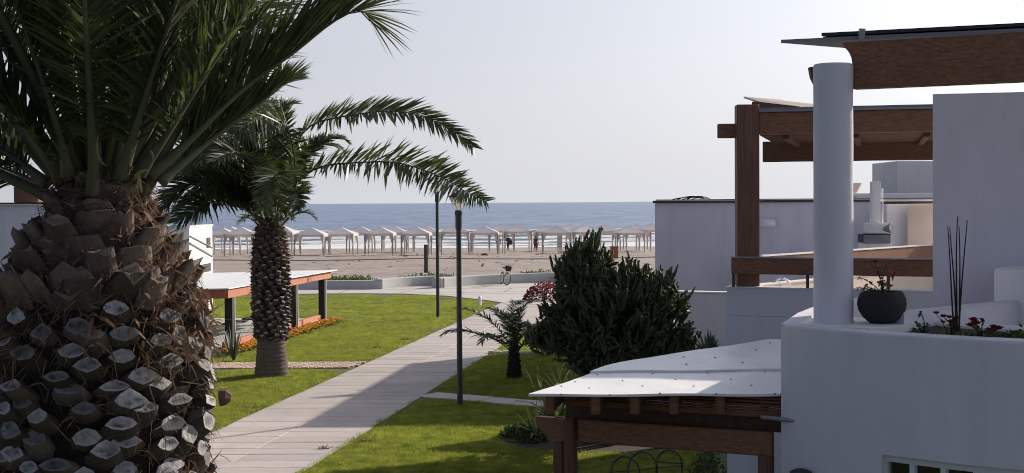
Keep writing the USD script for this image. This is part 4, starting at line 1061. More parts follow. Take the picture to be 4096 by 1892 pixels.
for pts, L0, kw in spec:
    frond(palm2, [rel2(*p) for p in pts], 175 if pts[-1][0] > 1850 else 125, L0 * 1.06, .064 if pts[-1][0] > 1850 else .056, rg, rad=.032, t0=.10, **kw)
for k in range(12):
    az = math.radians(rg.uniform(185, 340)) ; el = rg.uniform(.6, 1.25)
    if math.sin(az) > .35: el = min(el, .6)
    L_ = rg.uniform(2.6, 3.6) * (1 if math.sin(az) < .2 else .7)
    frond(palm2, arch((0, 0, 3.95), az, el, rg.uniform(.9, 1.35), L_, rg, r0=.2, sideways=rg.normal(0, .25)), 90, .70, .055, rg, roll=rg.normal(0, .4), rad=.03, t0=.1)
for k in range(9):
    th = rg.uniform(0, 6.28)
    p = np.array([math.cos(th) * .3, math.sin(th) * .3, 3.7 + rg.uniform(0, .3)])
    d = np.array([math.cos(th), math.sin(th), 0])
    frond(palm2, [p, p + d * .3 + (0, 0, .25), p + d * .6 + (0, 0, .35), p + d * .95 + (0, 0, .2)], 22, .3, .03, rg, rad=.03)

# ------------------------------------------------------------------ the small palm on the shaded lawn
rg = np.random.default_rng(23)
SX, SY = at(2057, 1516, 36.75)[:2]
palm3 = thing('palm_tree', 'small young palm on the shaded lawn left of the big bush', 'palm tree', (SX, SY, 0))
b = MB().lathe([(.20, 0), (.19, .08), (.165, .3), (.13, .55), (.11, .8), (.09, .95), (0, 1.0)], n=20); v = b.v[0]; b.v[0] = v * (1 + (meshkit.fbm(v * 14, 2, 2) - .5)[:, None] * np.array([.3, .3, 0])); b.build('trunk', 'palm_core', palm3, smooth=True)
for k in range(60):
    z = .12 + .8 * k / 60
    stub(None, k * 2.4, z, float(np.interp(z, [0, .3, .95], [.18, .16, .09])), .05, .9, .07, .05, .4, rg, (.10, .085, .075), (.05, .04, .035)).build('leaf_base', 'boot', palm3, smooth=True, tint=True)
def rel3(u, v_, Y): return at(u, v_, Y) - np.array([SX, SY, 0])
for pts in [
    [(2045, 1410, 36.7), (2029, 1392, 36.6), (1962, 1352, 36.3), (1894, 1330, 36.0), (1827, 1320, 35.8), (1770, 1338, 35.6)],
    [(2050, 1400, 36.7), (2036, 1376, 36.6), (1995, 1318, 36.5), (1928, 1261, 36.4), (1871, 1237, 36.3), (1818, 1232, 36.2)],
    [(2052, 1390, 36.7), (2046, 1362, 36.8), (2022, 1288, 37.0), (1995, 1249, 37.2), (1955, 1231, 37.4)],
    [(2056, 1390, 36.8), (2056, 1355, 36.9), (2052, 1278, 37.2), (2060, 1222, 37.6), (2086, 1205, 38.0)],
    [(2060, 1390, 36.8), (2066, 1360, 36.9), (2079, 1278, 37.1), (2096, 1227, 37.3), (2122, 1210, 37.5)],
    [(2064, 1400, 36.7), (2072, 1375, 36.7), (2113, 1318, 36.6), (2152, 1300, 36.5), (2168, 1325, 36.4)],
    [(2064, 1410, 36.6), (2078, 1395, 36.5), (2113, 1364, 36.3), (2138, 1366, 36.1), (2155, 1392, 36)],
    [(2054, 1390, 36.5), (2050, 1340, 36.0), (2042, 1290, 35.4), (2030, 1262, 34.8), (2015, 1262, 34.2)],
    [(2060, 1390, 36.5), (2068, 1340, 36.0), (2078, 1300, 35.5), (2090, 1290, 35.0), (2100, 1310, 34.6)],
    [(2048, 1400, 36.5), (2020, 1370, 36.0), (1985, 1345, 35.5), (1950, 1345, 35.1), (1925, 1370, 34.8)]]:
    frond(palm3, [rel3(*p) for p in pts], 60, .36, .032, rg, rad=.016, leafm='frond_small', roll=rg.normal(0, .3), vee=.35, droop=.25)

# ------------------------------------------------------------------ the big bush: upright leafy shoots
rg = np.random.default_rng(31)
BX, BY = 1.74, 26.6
bush = thing('shrub', 'big dark bush of upright finger-like shoots in front of the white house', 'bush', (BX, BY, 0))
def lobe(u, v_, ru, rv, Y=26.6, rd=None):
    c = at(u, v_, Y); k = Y / FPX
    return c, np.array([ru * k, (rd or ru * .9) * k, rv * k])
lobes = [lobe(2350, 1085, 88, 95), lobe(2350, 1205, 115, 110), lobe(2455, 1280, 215, 175), lobe(2550, 1222, 120, 95), lobe(2625, 1275, 110, 140), lobe(2285, 1340, 110, 110), lobe(2650, 1400, 80, 60), lobe(2490, 1430, 200, 110),
         lobe(2195, 1335, 55, 55), lobe(2520, 1135, 66, 56), lobe(2430, 1165, 75, 66), lobe(2362, 1000, 40, 36), lobe(2310, 1030, 30, 34), lobe(2275, 1090, 40, 40), lobe(2590, 1130, 36, 36), lobe(2735, 1400, 45, 40), lobe(2125, 1340, 36, 40), lobe(2700, 1190, 36, 50), lobe(2215, 1245, 30, 26), lobe(2730, 1370, 30, 30), lobe(2640, 1150, 36, 36)]
pos, nor = [], []
for c, r in lobes:
    m = max(4, int(50 * (r[0] * r[2]) / (.5 * .5)))
    dd = unit(rg.normal(0, 1, (m, 3)))
    q = c + dd * r * (rg.uniform(.55, 1.12, m) ** .6)[:, None]
    for i in range(m):                                   # a branch end with a fan of upright shoots
        k = rg.integers(4, 9)
        pos.append(q[i] + rg.normal(0, 1, (k, 3)) * (.075, .075, .06)); nor.append(np.repeat(unit(dd[i:i + 1] / r) + rg.normal(0, .35, (1, 3)), k, 0))
pos, nor = np.vstack(pos), unit(np.vstack(nor))
ok = pos[:, 2] > .45
pos, nor = pos[ok], nor[ok]
n = len(pos)
sd = unit(nor * rg.uniform(.35, 1.2, n)[:, None] + np.array([0, 0, 1.0]) * rg.uniform(.35, 1.15, n)[:, None] + rg.normal(0, .33, (n, 3)))
b = MB(); bl_ = MB()
Ls = rg.uniform(.12, .27, n)
lb, ld, lw, lL, lW = [], [], [], [], []
for i in range(n):
    p = pos[i] - (BX, BY, 0); d = sd[i]; R = frame(d); L = Ls[i]; r = rg.uniform(.022, .034)
    bendv = R[:, 0] * rg.normal(0, .12) * L
    pts = [p - d * L * .5, p + bendv * .3, p + d * L * .55 + bendv, p + d * L * .95 + bendv * 1.4 + np.array([0, 0, .03])]
    b.tube(pts, np.array([.7, 1.0, 1.05, .35]) * r, 5)
    m = 18
    s = rg.uniform(.05, 1.0, m); a = np.arange(m) * 2.4
    q = p + d * (L * (s[:, None] * 1.45 - .5)) + bendv * s[:, None]
    od = np.cos(a)[:, None] * R[:, 0] + np.sin(a)[:, None] * R[:, 1]
    lb.append(q); ld.append(unit(od * .8 + d * 1.0)); lw.append(unit(np.cross(od, d))); lL.append(rg.uniform(.036, .062, m)); lW.append(rg.uniform(.024, .036, m))
v, f = ribbon_leaves(np.vstack(lb), np.vstack(ld), np.vstack(lw), np.concatenate(lL), np.concatenate(lW), np.zeros(len(lb) * 18), rg)
b.add(v, f).build('crown', 'bush', bush)
for k in range(16):
    a = rg.uniform(0, 6.28); r = rg.uniform(.05, .5)
    p0 = np.array([r * math.cos(a), r * math.sin(a), 0]); t_ = pos[rg.integers(n)] - (BX, BY, 0)
    MB().tube(spline([p0, p0 * 1.2 + (0, 0, .6), p0 * .6 + t_ * .5 + (0, 0, .2), t_ * .92], 12), np.linspace(.05, .012, 12), 6).build('trunk', 'bush_stem', bush)

# ------------------------------------------------------------------ smaller plants
def blade_plant(name, label, cat, loc, n, L, W, spread, m, rng, droop=.5, upm=.9):
    o = thing(name, label, cat, loc)
    th = rng.uniform(0, 6.28, n); t_ = rng.uniform(0, 1, n)
    d = unit(np.stack([np.cos(th) * spread * (.2 + t_), np.sin(th) * spread * (.2 + t_), upm + 0 * th], 1))
    wd = unit(np.stack([-np.sin(th), np.cos(th), 0 * th], 1) + rng.normal(0, .25, (n, 3)))
    for i in range(n):
        v, f = ribbon_leaves(np.array([[math.cos(th[i]) * .03, math.sin(th[i]) * .03, 0]]), d[i:i + 1], wd[i:i + 1], np.array([L * rng.uniform(.7, 1.1)]), np.array([W * rng.uniform(.8, 1.2)]), np.array([droop * t_[i]]), rng)
        MB().add(v, f).build('leaf', m, o)
    return o
rg = np.random.default_rng(41)
ag = at(2832, 1418, 24.0)
yc = blade_plant('yucca', 'spiky grey-green yucca against the grey garden wall, right of the big bush', 'yucca', tuple(ag), 34, .44, .055, .85, 'agave', rg, droop=.12)
MB().lathe([(.11, -ag[2]), (.085, -ag[2] + .3), (.07, -.1), (.08, .02), (0, .05)], n=14).build('trunk', 'bush_stem', yc, smooth=True)
blade_plant('spiky_plant', 'grey-green sword-leaved plant at the near corner of the pavilion base', 'plant', tuple(gp(935, 1440, .05)), 22, .95, .06, .35, 'agave', rg, droop=.1)
for (u, v_, z, L, lab) in ((2185, 1590, .1, 1.35, 'pale-leaved plant at the left tip of the white pergola roof'), (2270, 1560, .15, 1.4, 'pale-leaved plant behind the white pergola roof, beneath the small palm'),
                           (2380, 1520, .1, 1.2, 'pale strap-leaved plant at the foot of the big bush, left side'), (2640, 1520, .3, 1.4, 'low bright plant at the foot of the big bush, right side by the roof'),
                           (2150, 1690, .1, .75, 'dark low plant beside the timber beam end, partly pale-edged'), (2230, 1640, .1, .95, 'dark low plant just under the white roof tip')):
    blade_plant('bed_plant', lab, 'plant', tuple(gp(u, v_ + 60, z)), 20, L, .05, .9, 'leaf_pale' if 'pale' in lab or 'bright' in lab else 'leaf', rg, droop=.7)
def leafy(name, label, cat, loc, r, n, lm, wm, rng, size=.07, flower=None, nf=0, stems=8):
    o = thing(name, label, cat, loc)
    d = unit(rng.normal(0, 1, (n, 3))); d[:, 2] = abs(d[:, 2])
    p = d * np.array(r) * (rng.uniform(.35, 1, n) ** .45)[:, None]
    ld = unit(d + rng.normal(0, .7, (n, 3))); wd = unit(np.cross(ld, rng.normal(0, 1, (n, 3))))
    v, f = ribbon_leaves(p, ld, wd, size * rng.uniform(.6, 1.3, n), size * .5 * rng.uniform(.7, 1.3, n), rng.uniform(0, .4, n), rng)
    MB().add(v, f).build('foliage', lm, o)
    if flower:
        d = unit(rng.normal(0, 1, (nf, 3))); d[:, 2] = abs(d[:, 2])
        p = d * np.array(r) * rng.uniform(.85, 1.06, nf)[:, None]
        ld = unit(d + rng.normal(0, .6, (nf, 3))); wd = unit(np.cross(ld, rng.normal(0, 1, (nf, 3))))
        v, f = ribbon_leaves(p, ld, wd, size * 1.1 * rng.uniform(.6, 1.3, nf), size * rng.uniform(.6, 1.1, nf), rng.uniform(0, .4, nf), rng)
        MB().add(v, f).build('flowers', flower, o, kind='stuff')
    b = MB()
    for k in range(stems):
        a = rng.uniform(0, 6.28)
        e = np.array([math.cos(a) * r[0] * .7, math.sin(a) * r[1] * .7, r[2] * .8])
        b.tube([(0, 0, 0), e * (.4, .4, .5), e], [.02, .014, .006], 5)
    b.build('stems', 'bush_stem', o)
    return o
leafy('flowering_shrub', 'rounded shrub of dark red flowers at the plaza edge, left of the big bush', 'flowering shrub', tuple(gp(2185, 1200, .03)), (1.0, .85, .78), 1100, 'crown_red', None, rg, size=.10, flower='petal_red', nf=380)
for k_, (u_, v__, l_) in enumerate(((2060, 1745, 'dark low plant at the left end of the bed under the big bush'), (2125, 1765, 'dark low bed plant between the bed end and the timber post'), (2170, 1720, 'dark low bed plant just left of the timber post'))):
    leafy('bed_shrub', l_, 'plant', tuple(gp(u_, v__, .018)), (.28, .24, .22 + .08 * k_), 320, 'leaf', None, rg, size=.08)
leafy('hedge_plant', 'tall bright green leafy plant at the far left edge beside the large palm', 'plant', (at(-70, 1100, 22)[0], 22, 0), (.36, .36, 3.45), 2200, 'leaf', None, rg, size=.10)
leafy('round_shrub', 'dark rounded shrub seen under the timber beam by the white wall', 'shrub', (at(2830, 1850, 21.5)[0], 21.5, 0), (.33, .33, .78), 700, 'leaf', None, rg, size=.07)
# marigold border along the pavilion
fb = thing('flower_border', 'row of orange flowers bordering the lawn along the pavilion base', 'flower bed')
fo_, fl_ = MB(), MB()
for i in range(34):
    s = i / 33
    p = gp(915 + 430 * s, 1424 - 131 * s, .0)
    n = 60
    d = rg.normal(0, 1, (n, 3)) * (.17, .22, .05); d[:, 2] = abs(d[:, 2]) + .04
    ld = unit(rg.normal(0, 1, (n, 3)) + (0, 0, .8)); wd = unit(np.cross(ld, rg.normal(0, 1, (n, 3))))
    v, f = ribbon_leaves(p + d, ld, wd, rg.uniform(.06, .12, n), rg.uniform(.025, .04, n), np.zeros(n), rg)
    fo_.add(v, f)
    n = int(30 * rg.uniform(.3, 1.3))
    d = rg.normal(0, 1, (n, 3)) * (.17, .22, .03); d[:, 2] = abs(d[:, 2]) + .13
    for q in d:
        fl_.lathe([(0, -.02), (.03, 0), (.042, .022), (.02, .034), (0, .034)], c=p + q, n=6)
fo_.build('foliage', 'leaf', fb, kind='stuff'); fl_.build('flowers', 'petal_orange', fb, kind='stuff')

# short lawn grass near the camera, one object
def tuft(name, n, r, h, w, m, rng):
    th = rng.uniform(0, 6.28, n); rr = r * np.sqrt(rng.uniform(0, 1, n))
    p = np.stack([rr * np.cos(th), rr * np.sin(th), np.zeros(n)], 1)
    d = unit(rng.normal(0, .45, (n, 3)) + (0, 0, 1.0)); wd = unit(np.cross(d, rng.normal(0, 1, (n, 3))))
    L = h * rng.uniform(.5, 1.2, n)
    a = p - wd * w / 2; c = p + wd * w / 2; tip = p + d * L[:, None]
    v = np.stack([a, c, tip], 1).reshape(-1, 3)
    return v, np.arange(3 * n).reshape(-1, 3)
rg = np.random.default_rng(3)
pi = UsdGeom.PointInstancer.Define(stage, '/World/grass')
tag(pi.GetPrim(), 'short mown green grass covering the lawn on both sides of the walkway', 'grass', kind='stuff')
protos = UsdGeom.Scope.Define(stage, '/World/grass/prototypes')
pt = []
for k in range(4):
    v, f = tuft('t', 300, .42, .062, .012, None, rg)
    o = usdkit.mesh(stage, f'/World/grass/prototypes/tuft_{k:03d}', (v, f), M['grass_blade'])
    pt.append(o.GetPath())
pi.CreatePrototypesRel().SetTargets(pt)
cand = []
while len(cand) < 7200:
    u, v_ = rg.uniform(540, 2760), 1180 + 760 * rg.uniform(0, 1) ** 1.0
    p = gp(u, v_)
    if rg.uniform() > (p[1] / 62) ** 1.6 * 4 and p[1] < 40: pass
    x, y = p[0], p[1]
    if y > 70.5 or y < 22.5: continue
    if path_left(y) - .31 < x < path_right(y) + .31: continue
    if x > -7.4 and y > 63.5 - max(0, (-.4 - x)) * -1.0 and x > -.6: continue
    if y > np.interp(x, [-12, -7.3, -5.6, -4.2, -3, -1.9, -1.1, -.4, 5], [71.6, 71.4, 71, 70.1, 68.9, 67.1, 65.6, 64, 62.8]) - .45: continue
    if -9.6 < x < path_left(y) and 38.75 < y < 41.15: continue
    if x < -6.2 and 42 < y < 57 and x < -8.3 + .135 * (y - 42.6) + .3: continue
    yl = 33.72 - .675 * (x + 1.98)
    if x > path_right(y) and abs(y - yl) < .85: continue
    if ((x - 1.75) / 2.3) ** 2 + ((y - 27) / 1.6) ** 2 < 1: continue
    if (x + .6 > 0 and x < 2.4 and abs(y - 42.8) < .5): continue
    cand.append((x, y, .002))
cand = np.array(cand); n = len(cand)
pi.CreatePositionsAttr(Vt.Vec3fArray.FromNumpy(cand.astype(np.float32)))
pi.CreateProtoIndicesAttr(Vt.IntArray.FromNumpy(rg.integers(0, 4, n).astype(np.int32)))
a = rg.uniform(0, 2 * math.pi, n)
pi.CreateOrientationsAttr(Vt.QuathArray([Gf.Quath(float(math.cos(x / 2)), 0, 0, float(math.sin(x / 2))) for x in a]))
s = rg.uniform(.7, 1.15, n)
pi.CreateScalesAttr(Vt.Vec3fArray.FromNumpy(np.stack([s * 0 + 1, s * 0 + 1, s * np.where(rg.uniform(0, 1, n) < .12, 1.5, 1)], 1).astype(np.float32)))

# ================================================================== beach gazebos
rg = np.random.default_rng(51)
GW, GH, GE, GT = 3.0, 2.22, 2.22, 2.84
def make_gazebo(label, loc, rz):
    o = thing('gazebo', label, 'gazebo', loc, rz, group=None)
    h = GW / 2
    # hipped canopy, edges sagging a little between the corners
    n = 9; V_, F_ = [], []
    b = MB()
    for k in range(4):
        a0 = k * math.pi / 2; c_, s_ = math.cos(a0), math.sin(a0)
        rows = []
        for t_ in np.linspace(0, 1, 8):
            xx = np.linspace(-1, 1, n) * (h * (1 - t_) + .16 * t_)
            yy = np.full(n, h * (1 - t_) + .16 * t_)
            zz = GE + (GT - GE) * (t_ ** .93) - .05 * np.sin(np.linspace(0, math.pi, n)) * (1 - t_) - .03 * math.sin(t_ * math.pi)
            rows.append(np.stack([c_ * xx - s_ * yy, s_ * xx + c_ * yy, zz], 1))
        v = np.vstack(rows)
        b.add(v, gridq(8, n))
    b.box((0, 0, GT + .02), (.34, .34, .05), ch=.01)
    can = b.build('canopy', 'canopy', o)
    b = MB()
    for k in range(4):
        a0 = k * math.pi / 2; c_, s_ = math.cos(a0), math.sin(a0)
        x = np.linspace(-h, h, 13); sag = .05 * np.sin((x / h + 1) * math.pi / 2)
        top = np.stack([c_ * x - s_ * h, s_ * x + c_ * h, GE - sag], 1); bot = top - np.stack([0 * x, 0 * x, .21 - .02 * np.cos(x * 9)], 1)
        b.add(np.vstack([top, bot]), [[i, i + 1, 14 + i, 13 + i] for i in range(12)])
    b.build('valance', 'valance', o)
    b = MB()
    for sx_ in (-1, 1):
        for sy_ in (-1, 1):
            p = np.array([sx_ * (h - .06), sy_ * (h - .06), 0])
            lg = MB().tube([p + (0, 0, -.25), p + (0, 0, GE - .04)], .035, 6).build('leg', 'pole_wood', o)
            # curtain gathered and tied to the leg
            an = np.arange(10) * 2 * math.pi / 10; rows = []
            for z, r, sh in ((GE - .1, .26, .16), (1.8, .20, .10), (1.35, .10, .03), (1.15, .075, .0), (.8, .11, .02), (.35, .085, .01), (.15, .05, 0)):
                rr = r * (1 + .22 * np.cos(an * 5 + z * 2))
                rows.append(np.stack([p[0] - sx_ * sh + rr * np.cos(an), p[1] - sy_ * sh + rr * .8 * np.sin(an), np.full(10, z)], 1))
            i, j = np.meshgrid(np.arange(6), np.arange(10), indexing='ij')
            MB().add(np.vstack(rows), np.stack([i * 10 + j, i * 10 + (j + 1) % 10, (i + 1) * 10 + (j + 1) % 10, (i + 1) * 10 + j], -1).reshape(-1, 4)).build('curtain', 'drape', lg, smooth=True)
    return o
rows = [  # u centre, distance, turn, label
    (892, 151, -.06, 'white beach gazebo partly hidden by the sunlit beach house, front row'),
    (972, 150, -.08, 'white beach gazebo just left of the second palm trunk, front row'),
    (1252, 150, -.10, 'white beach gazebo right of the second palm trunk, front row'),
    (1370, 151, -.08, 'white beach gazebo in front row, second right of the second palm trunk'),
    (1527, 150, -.05, 'white beach gazebo in front row, midway between second palm and far lamp post'),
    (1672, 150, -.05, 'white beach gazebo in front row, behind the wooden fence post left of the lamps'),
    (1814, 152, .02, 'white beach gazebo in front row, standing behind the two lamp posts'),
    (1942, 153, .02, 'white beach gazebo in front row with the beach rock before it'),
    (2075, 154, .06, 'white beach gazebo with pointed top in front row, above the leaning bicycle'),
    (2234, 152, .06, 'white beach gazebo in front row, next left of the big bush top'),
    (2341, 157, .08, 'white beach gazebo in front row, directly behind the big bush top'),
    (2503, 154, .08, 'white beach gazebo in front row behind the rusty box'),
    (935, 163, -.1, 'white gazebo in rear row left of the second palm trunk'),
    (1140, 163, -.1, 'white gazebo in rear row mostly behind the second palm trunk'),
    (1450, 163, -.08, 'white gazebo in rear row in the gap left of the wide front gazebo'),
    (1577, 166, -.06, 'white gazebo in rear row with its pale right edge, left of the fence post'),
    (1716, 166, -.05, 'white gazebo in rear row behind the far lamp post, left side'),
    (2010, 166, .03, 'white gazebo in rear row between near lamp post and the pointed gazebo'),
    (2196, 165, .05, 'white gazebo in rear row behind the brown standing figure'),
    (2285, 167, .06, 'white gazebo in rear row peeking left of the big bush top'),
    (2432, 164, .07, 'white gazebo in rear row showing between bush top and rusty box'),
    (2545, 166, .08, 'white gazebo in rear row right of the rusty box'),
    (2606, 158, .1, 'white gazebo cut off by the corner of the white house'),
]
gz0 = None
for u, Y, rz, lab in rows:
    p = at(u, 1000, Y); zz = float(beach_z(np.array(p[0]), np.array(Y))) - .0
    zz = (-.87 if Y < 160 else -1.0)
    if gz0 is None:
        gz0 = make_gazebo(lab, (p[0], Y, zz), rz); gz0.SetCustomDataByKey('group', 'white gazebos standing in two rows on the beach')
    else:
        copy_of(gz0, (p[0] + rg.normal(0, .12), Y + rg.normal(0, .5), zz + rg.normal(0, .04)), rz + rg.normal(0, .05) + math.pi / 2 * rg.integers(0, 4), lab, scale=(rg.uniform(.95, 1.05), rg.uniform(.95, 1.05), rg.uniform(.96, 1.05)))

# ------------------------------------------------------------------ people on the beach
def person(label, loc, rz, joints, bones, cloth, skinlist, hair='stem_dark'):
    import manifold3d as m3
    o = thing('person', label, 'person', loc, rz)
    man = None
    def hull(a, ra, b_, rb):
        s = [m3.Manifold.sphere(r, 14).translate(tuple(map(float, p))) for p, r in ((a, ra), (b_, rb))]
        return m3.Manifold.batch_hull(s)
    for a, b_ in bones:
        h = hull(*joints[a], *joints[b_]); man = h if man is None else man + h
    mm = man.refine_to_length(.05).to_mesh()
    t = trimesh.Trimesh(np.array(mm.vert_properties)[:, :3], np.array(mm.tri_verts))
    trimesh.smoothing.filter_taubin(t, iterations=6)
    MB().mesh(t).build('body', 'skin', o, smooth=True)
    for nm, m, bs, grow in cloth:
        man = None
        for a, b_ in bs:
            h = hull(joints[a][0], joints[a][1] + grow, joints[b_][0], joints[b_][1] + grow); man = h if man is None else man + h
        mm = man.refine_to_length(.06).to_mesh()
        MB().mesh(trimesh.Trimesh(np.array(mm.vert_properties)[:, :3], np.array(mm.tri_verts))).build(nm, m, o, smooth=True)
    hd = joints['head']
    MB().mesh(trimesh.creation.icosphere(2, hd[1] * 1.08).apply_translation(np.array(hd[0]) + (0, .02, .025))).build('hair', hair, o, smooth=True)
    return o
A_ = np.array
def pose(walk=.15, lean=0.0, arm=.1, bag=False):
    return {'head': (A_([lean * 1.1, -.02, 1.58]), .10), 'neck': (A_([lean, 0, 1.42]), .055), 'chest': (A_([lean * .8, 0, 1.25]), .145), 'hip': (A_([0, 0, .93]), .135),
            'sl': (A_([-.18 + lean * .8, 0, 1.36]), .06), 'sr': (A_([.18 + lean * .8, 0, 1.36]), .06), 'el': (A_([-.25 + lean, -.05, 1.10]), .045), 'er': (A_([.26 + lean, .05, 1.10]), .045),
            'wl': (A_([-.24 + arm, -.20, .92]), .033), 'wr': (A_([.27 + lean, .12, .86]), .033), 'hl': (A_([-.23 + arm, -.25, .86]), .035), 'hr': (A_([.27 + lean, .14, .78]), .035),
            'tl': (A_([-.09, 0, .88]), .095), 'tr': (A_([.09, 0, .88]), .095), 'kl': (A_([-.10, -walk, .48]), .062), 'kr': (A_([.11, walk * .5, .48]), .062),
            'al': (A_([-.10, -walk * .9, .08]), .042), 'ar': (A_([.12, walk * 1.3, .08]), .042), 'fl': (A_([-.10, -walk * .9 - .16, .03]), .035), 'fr': (A_([.12, walk * 1.3 - .16, .03]), .035)}
BN = [('head', 'neck'), ('neck', 'chest'), ('chest', 'hip'), ('chest', 'sl'), ('chest', 'sr'), ('sl', 'el'), ('el', 'wl'), ('wl', 'hl'), ('sr', 'er'), ('er', 'wr'), ('wr', 'hr'), ('hip', 'tl'), ('hip', 'tr'),
      ('tl', 'kl'), ('kl', 'al'), ('al', 'fl'), ('tr', 'kr'), ('kr', 'ar'), ('ar', 'fr')]
CL = [('shirt', 'cloth_dark', [('chest', 'hip'), ('chest', 'sl'), ('chest', 'sr'), ('sl', 'el'), ('sr', 'er')], .012), ('shorts', 'cloth_dark', [('hip', 'tl'), ('hip', 'tr'), ('tl', 'kl'), ('tr', 'kr')], .012)]
def sand_at(u, Y):
    p = at(u, 1000, Y); return (p[0], Y, float(beach_z(p[0], Y)))
p1 = person('person in dark clothes standing on the sand under the pointed gazebo, carrying something', sand_at(2032, 168), .4, pose(.12, .03, .12), BN, CL, None)
CL2 = [('dress', 'cloth_red', [('chest', 'hip'), ('chest', 'sl'), ('chest', 'sr'), ('hip', 'tl'), ('hip', 'tr'), ('tl', 'kl'), ('tr', 'kr')], .03)]
person('person in long reddish-brown clothes standing beside a gazebo leg', sand_at(2144, 160), -.3, pose(.05, 0, 0), BN, CL2, None)
person('person in dark clothes standing by the gazebo leg right of the near lamp', sand_at(1992, 166), .2, pose(.10, .02, .05), BN, CL, None)
bagp = sand_at(2043, 167.6)
bg = thing('carry_bag', 'dark rounded bag held beside the person under the pointed gazebo', 'bag', (bagp[0], bagp[1] - .1, bagp[2] + .62))
b = MB(); b.lathe([(0, 0), (.16, .04), (.22, .22), (.19, .45), (.08, .58), (0, .6)], n=14); b.build('body', 'cloth_dark', bg, smooth=True)
MB().tube(spline([(-.12, 0, .52), (0, 0, .82), (.12, 0, .52)], 10), .012, 5).build('strap', 'cloth_dark', bg)

rk = thing('beach_rock', 'small dark rock lying on the sand right of the near lamp post', 'rock', sand_at(1938, 140))
m = trimesh.creation.icosphere(3, .34); v = np.array(m.vertices); v *= (1 + (meshkit.fbm(v * 4, 3, 5) - .5)[:, None] * .6) * (1, .9, .75); MB().add(v, np.array(m.faces)).build('stone', 'rock', rk, smooth=35)
bxp = sand_at(2457, 120)
rb = thing('rusty_box', 'rust-orange box with grey lid standing on the beach beside the bush top', 'box', bxp)
zt_ = at(2457, 987, 120)[2] - bxp[2]
MB().box((0, 0, zt_ / 2), (.62, .5, zt_), ch=.02).build('body', 'rust_box', rb)
MB().box((0, 0, zt_ + .03), (.68, .56, .06), ch=.01).build('lid', 'sheet_grey', rb)

# rope fence on the beach
pst = thing('fence_post', 'thick weathered wooden post behind the bench wall, left of the far lamp post', 'post', (at(1705, 1095, 88)[0], 88, float(beach_z(at(1705, 1095, 88)[0], 88)) - .2))
zt_ = at(1705, 978, 88)[2] - beach_z(at(1705, 1095, 88)[0], 88) + .2
b = MB(); b.lathe([(.135, 0), (.13, .4), (.125, .9), (.13, 1.2), (.125, zt_ - .02), (.10, zt_), (0, zt_)], n=16); v = b.v[0]; b.v[0] = v * (1 + (meshkit.fbm(v * (6, 6, 2), 3, 2) - .5)[:, None] * np.array([.2, .2, 0])); b.build('trunk', 'post_grey', pst, smooth=30)
rp = thing('rope', 'long rope fence line stretched across the sand through the wooden post', 'rope')
pa, pb_, pc_ = at(700, 1037, 86), at(1705, 1033, 87.86), at(2760, 1024, 92)
b = MB()
b.tube([pa * (1 - s) + pb_ * s - (0, 0, .10 * math.sin(s * math.pi)) for s in np.linspace(0, 1, 24)], .028, 6)
b.tube([pb_ * (1 - s) + pc_ * s - (0, 0, .10 * math.sin(s * math.pi)) for s in np.linspace(0, 1, 24)], .028, 6)
b.build('line', 'rope', rp)
for (u, Y) in ((690, 86), (2790, 92)):
    q = at(u, 1030, Y)
    o = thing('fence_post', 'wooden rope post on the beach hidden behind ' + ('the large palm' if u < 1000 else 'the white house'), 'post', (q[0], Y, float(beach_z(q[0], Y)) - .2))
    MB().lathe([(.13, 0), (.12, 1.0), (.12, q[2] + .5), (0, q[2] + .52)], n=12).build('trunk', 'post_grey', o, smooth=30)
# creeping green plants behind the bench walls
def creeper(label, pts, n, rng):
    o = thing('creeping_plant', label, 'ground plant')
    P_ = spline([(*p, 0) for p in pts], 60); k = rng.integers(0, 60, n)
    p = P_[k] + rng.normal(0, 1, (n, 3)) * (.35, .35, 0); p[:, 2] = np.maximum(beach_z(p[:, 0], p[:, 1]), .25) + abs(rng.normal(0, .10, n)) + .06
    ld = unit(rng.normal(0, 1, (n, 3)) + (0, 0, .6)); wd = unit(np.cross(ld, rng.normal(0, 1, (n, 3))))
    v, f = ribbon_leaves(p, ld, wd, rng.uniform(.10, .22, n), rng.uniform(.05, .08, n), np.zeros(n), rng)
    return MB().add(v, f).build('foliage', 'leaf', o)
creeper('low green plants growing along the sand edge behind the left bench wall', [(-12, 77), (-9, 76.8), (-7.6, 76.9)], 1100, rg)
creeper('low green plants growing behind the curved bench wall near the wooden post', [(-5.4, 79.6), (-4.4, 79.6), (-3.6, 80)], 260, rg)
creeper('low green plants along the sand edge behind the bench wall by the bicycle', [(.8, 81.3), (2.6, 81.9), (6, 82.3)], 1000, rg)
# seaweed and footprints
sw = thing('seaweed', 'scattered dark seaweed scraps lying on the sand', 'seaweed', kind='stuff')
n = 260; x = rg.uniform(-16, 14, n); y = rg.uniform(84, 150, n)
p = np.stack([x, y, beach_z(x, y) + .02], 1)
ld = unit(rg.normal(0, 1, (n, 3)) * (1, .5, .12)); wd = unit(np.cross(ld, rg.normal(0, .3, (n, 3)) + (0, 0, 1)))
v, f = ribbon_leaves(p, ld, wd, rg.uniform(.15, .6, n), rg.uniform(.05, .16, n), -.05 * np.ones(n), rg)
MB().add(v, f).build('scraps', 'kelp', sw)

